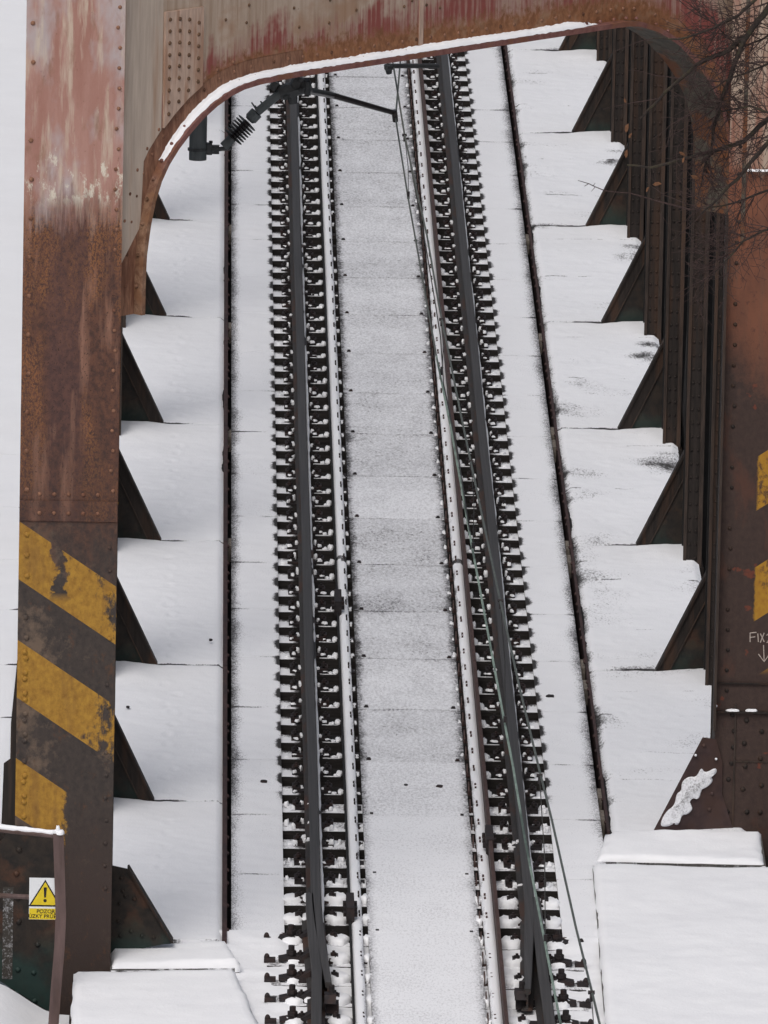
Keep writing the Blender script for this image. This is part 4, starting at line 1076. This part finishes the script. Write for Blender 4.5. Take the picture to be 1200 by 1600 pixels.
i0, i1 = ap(353, 226), ap(402, 175); ax = (i1-i0)
mb = MB(); mb.tube([i0-ax*.06, i0+ax*.20], [.036, .032], 14); link('end_cap', mb.mesh('end_cap', M['galv'], False), ar)
mb = MB(); ps = []; rs_ = []
nf = 7
for k_ in range(nf):
    t0 = .20+.50*k_/nf
    for (f, r) in ((0, .026), (.42, .026), (.46, .080), (.58, .080), (.64, .026), (1, .026)): ps.append(i0+ax*(t0+.5/nf*f*.995)); rs_.append(r)
mb.tube(ps, rs_, 16); link('insulator', mb.mesh('insulator', M['insul'], False), ar)
mb = MB(); mb.tube([i0+ax*.74, i0+ax*.80, i0+ax*.98], [.030, .046, .046], 14); link('end_cap', mb.mesh('end_cap', M['galv'], False), ar)
i2 = ap(448, 137)
mb = MB(); mb.tube([i1, i2], .030, 12)
for (px, py) in ((393, 160), (398, 165), (407, 158)): mb.tube([ap(px, py), ap(px+8, py+12)], .006, 5)
link('arm_tube', mb.mesh('arm_tube', M['galv'], False), ar)
mb = MB()
mb.tube([ap(437, 146), ap(486, 132)], .052, 8); mb.tube([ap(452, 150), ap(470, 120)], .045, 8); mb.tube([ap(425, 140), ap(432, 128)], .03, 8)
mb.tube([ap(458, 162), ap(454, 130)], [.03, .05], 8); mb.tube([ap(482, 128, -.04), ap(480, 148, -.04)], .022, 6); mb.tube([ap(463, 132, -.06), ap(461, 132, .06)], .03, 8)
mb.tube([ap(447, 153, -.06), ap(447, 153, .08)], .018, 6); mb.tube([ap(470, 141, -.08), ap(470, 141, .08)], .016, 6); mb.tube([ap(430, 132, -.06), ap(430, 132, .08)], .014, 6)
link('head_casting', mb.mesh('head_casting', M['galvdark'], False), ar)
mb = MB(); mb.tube([ap(480, 141), ap(520, 149), ap(618, 177)], [.026, .022, .018], 10); link('steady_arm', mb.mesh('steady_arm', M['insul'], False), ar)
mb = MB(); mb.tube([ap(616, 172), ap(618, 190)], .02, 8); mb.tube([ap(618, 180, -.04), ap(618, 180, .04)], .016, 6); link('wire_clip', mb.mesh('wire_clip', M['insul']), ar)
mb = MB(); mb.tube([ap(606, 103), ap(684, 103)], .018, 10); mb.tube([ap(606, 101), ap(608, 115)], [.03, .02], 8); mb.tube([ap(603, 106, -.03), ap(612, 106, -.03)], .02, 6)
ub = thing('upper_bracket', 'thin grey horizontal tube with clamp under the middle of the arch', 'bracket', None, (0, 0, 0)); link('tube', mb.mesh('tube', M['galvdark']), ub)
# wires
def wirepts(pp, zf):
    out = []
    for (px, py) in pp: out.append(onZ(px, py, zf(py)))
    return out
zA = lambda py: 5.50-.05*min(1, max(0, (py-184)/400))
A_ = [(632, 20), (618, 184), (637, 305), (661, 440), (682, 557), (706, 677), (735, 840), (739, 862), (789, 1132), (802, 1200), (820, 1310), (852, 1475), (876, 1600), (905, 1750)]
zA0 = ap(618, 184).z; zA = lambda py: zA0
t = thing('contact_wire', 'green patinated contact wire running down over the right rail', 'overhead wire', None, (0, 0, 0))
P_ = wirepts(A_, zA); mb = MB(); mb.tube(P_[:5], .0065, 6); link('far_span', mb.mesh('far_span', M['cable']), t)
mb = MB(); mb.tube(P_[4:], .0072, 6); link('near_span', mb.mesh('near_span', M['copper']), t)
zB0 = ap(615, 105).z
zB = lambda py: zB0+.0*py+(.85-(zB0-zA0))*max(0, min(1.3, (py-105)/1300))
B2 = [(611, 80), (615, 105), (632, 210), (647, 280), (667, 367), (685, 472), (695, 522), (720, 647), (752, 800), (782, 940), (812, 1075), (842, 1200), (862, 1280), (900, 1450), (925, 1550), (937, 1600), (965, 1720)]
t = thing('messenger_wire', 'grey stranded messenger cable running down to the bottom right of the track', 'overhead wire', None, (0, 0, 0))
Q_ = wirepts(B2, zB); mb = MB(); mb.tube(Q_, .0068, 6); link('cable', mb.mesh('cable', M['cable']), t)
t = thing('auxiliary_wire', 'thin dark auxiliary wire crossing the contact wire over the guard angle', 'overhead wire', None, (0, 0, 0))
mb = MB(); mb.tube(wirepts([(640, 250), (667, 395), (681, 480), (688, 525), (693, 600), (714, 700), (737, 852)], lambda py: zA0+.12-.12*min(1, max(0, (py-250)/600))), .0042, 5); link('wire', mb.mesh('wire', M['blackwire']), t)
def dropper(pa, pb, za, zb, label):
    a = onZ(*pa, za); b = onZ(*pb, zb); t = thing('dropper', label, 'dropper wire', 'droppers between the overhead wires', (0, 0, 0))
    m = a.lerp(b, .5)+Vector((.012, 0, 0)); mb = MB(); mb.tube([a, m, b], .0028, 5); link('wire', mb.mesh('wire', M['blackwire']), t)
    mb = MB(); mb.tube([a+Vector((-.016, 0, .004)), a+Vector((.016, 0, .004))], .011, 6); mb.tube([a+Vector((0, 0, -.04)), a], .008, 6); link('clamp', mb.mesh('clamp', M['insul']), t)
    mb = MB(); mb.tube([b+Vector((0, 0, -.012)), b+Vector((0, 0, .04))], .010, 6); link('clamp', mb.mesh('clamp', M['insul']), t)
dropper((632, 212), (638, 308), zB(212), zA0, 'thin looped dropper just below the steady arm')
dropper((843, 1213), (852, 1472), zB(1213), zA0, 'long thin dropper hanging over the sleepers at lower right')
dropper((736, 722), (739, 858), zB(722), zA0, 'short thin dropper over the middle of the right rail')
dropper((782, 940), (789, 1130), zB(940), zA0, 'thin dropper ending on the right rail in the lower half')
dropper((924, 1552), (927, 1700), zB(1552), zA0, 'doubled dropper hanging from the cable in the bottom right corner')
dropper((690, 500), (690, 583), zB(500), zA0, 'short dropper above the guard angle in the upper half')

# ================================================================ TREE AT THE UPPER RIGHT
TY = 84.0
tr = thing('bare_tree', 'bare winter tree reaching thin dark twigs in front of the right column', 'tree', None, (5.2, TY, -.8)); OT = (-5.2, -TY, .8)
tx = 5.2
trunk = [Vector((5.2, TY, -1.0)), Vector((5.1, TY, 1.0)), Vector((4.85, TY+.1, 3.0)), Vector((4.5, TY, 4.6)), Vector((4.35, TY-.1, 6.2)), Vector((4.3, TY, 8.0))]
mb = MB(); mb.tube(trunk, [.16, .14, .12, .10, .07, .03], 12); cadd('trunk', mb, M['bark'], tr, OT)
rt = random.Random(12)
limbs = [
    [(1290, -120), (1230, -40), (1195, 20), (1165, 58), (1130, 82), (1090, 100), (1050, 135), (1020, 165), (1000, 185)],
    [(1165, 58), (1150, 95), (1130, 150), (1118, 190), (1110, 235), (1100, 262), (1095, 290)],
    [(1290, 130), (1230, 165), (1200, 188), (1160, 220), (1120, 236), (1060, 250), (1015, 262), (980, 258)],
    [(1290, 150), (1215, 205), (1185, 240), (1150, 280), (1120, 310), (1095, 335)],
    [(1290, -140), (1220, -60), (1190, -10), (1150, 25), (1100, 50), (1060, 62), (1020, 60)],
    [(1290, 260), (1220, 290), (1180, 305), (1130, 322), (1080, 328)],
    [(1290, 330), (1230, 350), (1190, 362), (1160, 378), (1130, 412), (1110, 435)],
    [(1280, 60), (1220, 92), (1180, 108), (1130, 128), (1100, 150)],
    [(1290, 180), (1215, 180), (1170, 165), (1130, 175), (1090, 162)],
    [(1290, -40), (1225, 40), (1190, 62), (1155, 75), (1120, 40), (1085, 20)],
]
rad = [.028, .017, .024, .022, .016, .012, .011, .010, .010, .009]
tw = MB(); lf = []
def pxof(p):
    v = p-CAMP; return 600+20000*v.dot(_r)/v.dot(_f)
def grow(p, d, L, r, depth, out):
    if rt.random() < .24: return
    if pxof(p) < 1085 and rt.random() < .80: return
    if pxof(p) < 1020 and rt.random() < .8: return
    n = max(3, int(L/.05)); pts_ = [p.copy()]; c = p.copy(); dd = d.normalized()
    for k_ in range(n):
        dd = (dd+Vector((rt.uniform(-.22, .22), rt.uniform(-.2, .2), rt.uniform(-.22, .20)))).normalized()
        c = c+dd*(L/n); pts_.append(c.copy())
        if depth > 0 and rt.random() < .75:
            s_ = rt.choice((-1, 1)); nd = (dd+Vector((s_*dd.z*.9, rt.uniform(-.4, .4), -s_*dd.x*.9))).normalized()
            grow(c, nd, L*rt.uniform(.35, .62), r*.62, depth-1, out)
        elif rt.random() < .25:      # bud
            e = c+Vector((rt.uniform(-.012, .012), 0, rt.uniform(-.012, .012))); out.tube([c, e], [r*.8, .0018], 4)
    out.tube(pts_, [max(.0016, r*(1-.75*k_/n)) for k_ in range(n+1)], 4)
for li, (pl, r0) in enumerate(zip(limbs, rad)):
    dY = rt.uniform(-.6, .6)
    P3s = [onY(px, py, TY+dY*.3+.04*k_) for k_, (px, py) in enumerate(pl)]
    if li != 1:
        near_t = min(trunk, key=lambda v: (v-P3s[0]).length)
        tz = P3s[0].z-.35; seg = 4
        for k_ in range(5):
            if trunk[k_].z <= tz <= trunk[k_+1].z: near_t = trunk[k_].lerp(trunk[k_+1], (tz-trunk[k_].z)/(trunk[k_+1].z-trunk[k_].z))
        P3s = [near_t]+P3s
    else:
        P3s[0] = onY(1165, 58, LIMB0Y)
    if li == 0: LIMB0Y = P3s[4].y
    # smooth the limb a little
    Q = []
    for k_ in range(len(P3s)-1):
        for t in (0, .33, .66): Q.append(P3s[k_].lerp(P3s[k_+1], t)+Vector((rt.uniform(-.006, .006), 0, rt.uniform(-.006, .006))))
    Q.append(P3s[-1])
    mb = MB(); mb.tube(Q, [r0*1.0*(1-.84*k_/(len(Q)-1))+.002 for k_ in range(len(Q))], 7)
    lo = cadd('limb', mb, M['bark'], tr, OT)
    tw = MB()
    for k_ in range(6, len(Q)-1):
        d = (Q[k_+1]-Q[k_]).normalized()
        for _ in range(3 if pxof(Q[k_]) > 1080 else 1):
            if rt.random() < .80:
                s_ = rt.choice((-1, 1)); a_ = rt.uniform(.5, 1.1); nd = d*1.0+Vector((s_*d.z*a_, rt.uniform(-.3, .3), -s_*d.x*a_))
                grow(Q[k_], nd, rt.uniform(.16, .46), .0048, 2, tw)
    grow(Q[-1], Q[-1]-Q[-2], .3, .004, 2, tw)
    link('twigs', tw.mesh('twigs', M['twig'], False, False), lo)
for (px, py) in ((977, 157), (980, 200), (985, 212), (1066, 240), (1068, 250), (979, 240), (1027, 288), (1012, 296), (1086, 277)):
    p = onY(px, py, TY); mb = MB(); rr_ = random.Random(px)
    a = rr_.uniform(0, 3); l_ = .035+.03*rr_.random()
    u = Vector((math.cos(a), .2, math.sin(a))); v = Vector((-math.sin(a), .5, math.cos(a)))*.35
    pts_ = [p-u*l_*.5, p-u*l_*.2+v*l_*.6, p+u*l_*.15+v*l_*.7, p+u*l_*.5, p+u*l_*.1-v*l_*.5+Vector((0, .01, 0)), p-u*l_*.25-v*l_*.4]
    mb.v = [tuple(q) for q in pts_]+[tuple(q+Vector((0, .002, 0))) for q in pts_]
    mb.f = [(0, 1, 2, 3, 4, 5), (11, 10, 9, 8, 7, 6)]+[(i_, (i_+1) % 6, 6+(i_+1) % 6, 6+i_) for i_ in range(6)]
    cadd('dry_leaf', mb, M['leaf'], tr, OT)
# single long twig reaching left of the posts
mb = MB(); P_ = [onY(px, py, TY) for (px, py) in ((985, 302), (960, 300), (945, 298), (930, 292), (920, 287), (903, 282))]; mb.tube(P_, [.004, .004, .0035, .003, .003, .002], 5)
for (a, b) in (((930, 292), (924, 299)), ((945, 298), (934, 293)), ((920, 287), (913, 291)), ((926, 291), (930, 286))): mb.tube([onY(*a, TY), onY(*b, TY)], [.003, .002], 4)
p0 = onY(985, 302, TY); mb.tube([onY(1080, 328, TY), onY(1030, 315, TY), p0], [.007, .006, .004], 5)
cadd('long_twig', mb, M['twig'], tr, OT)
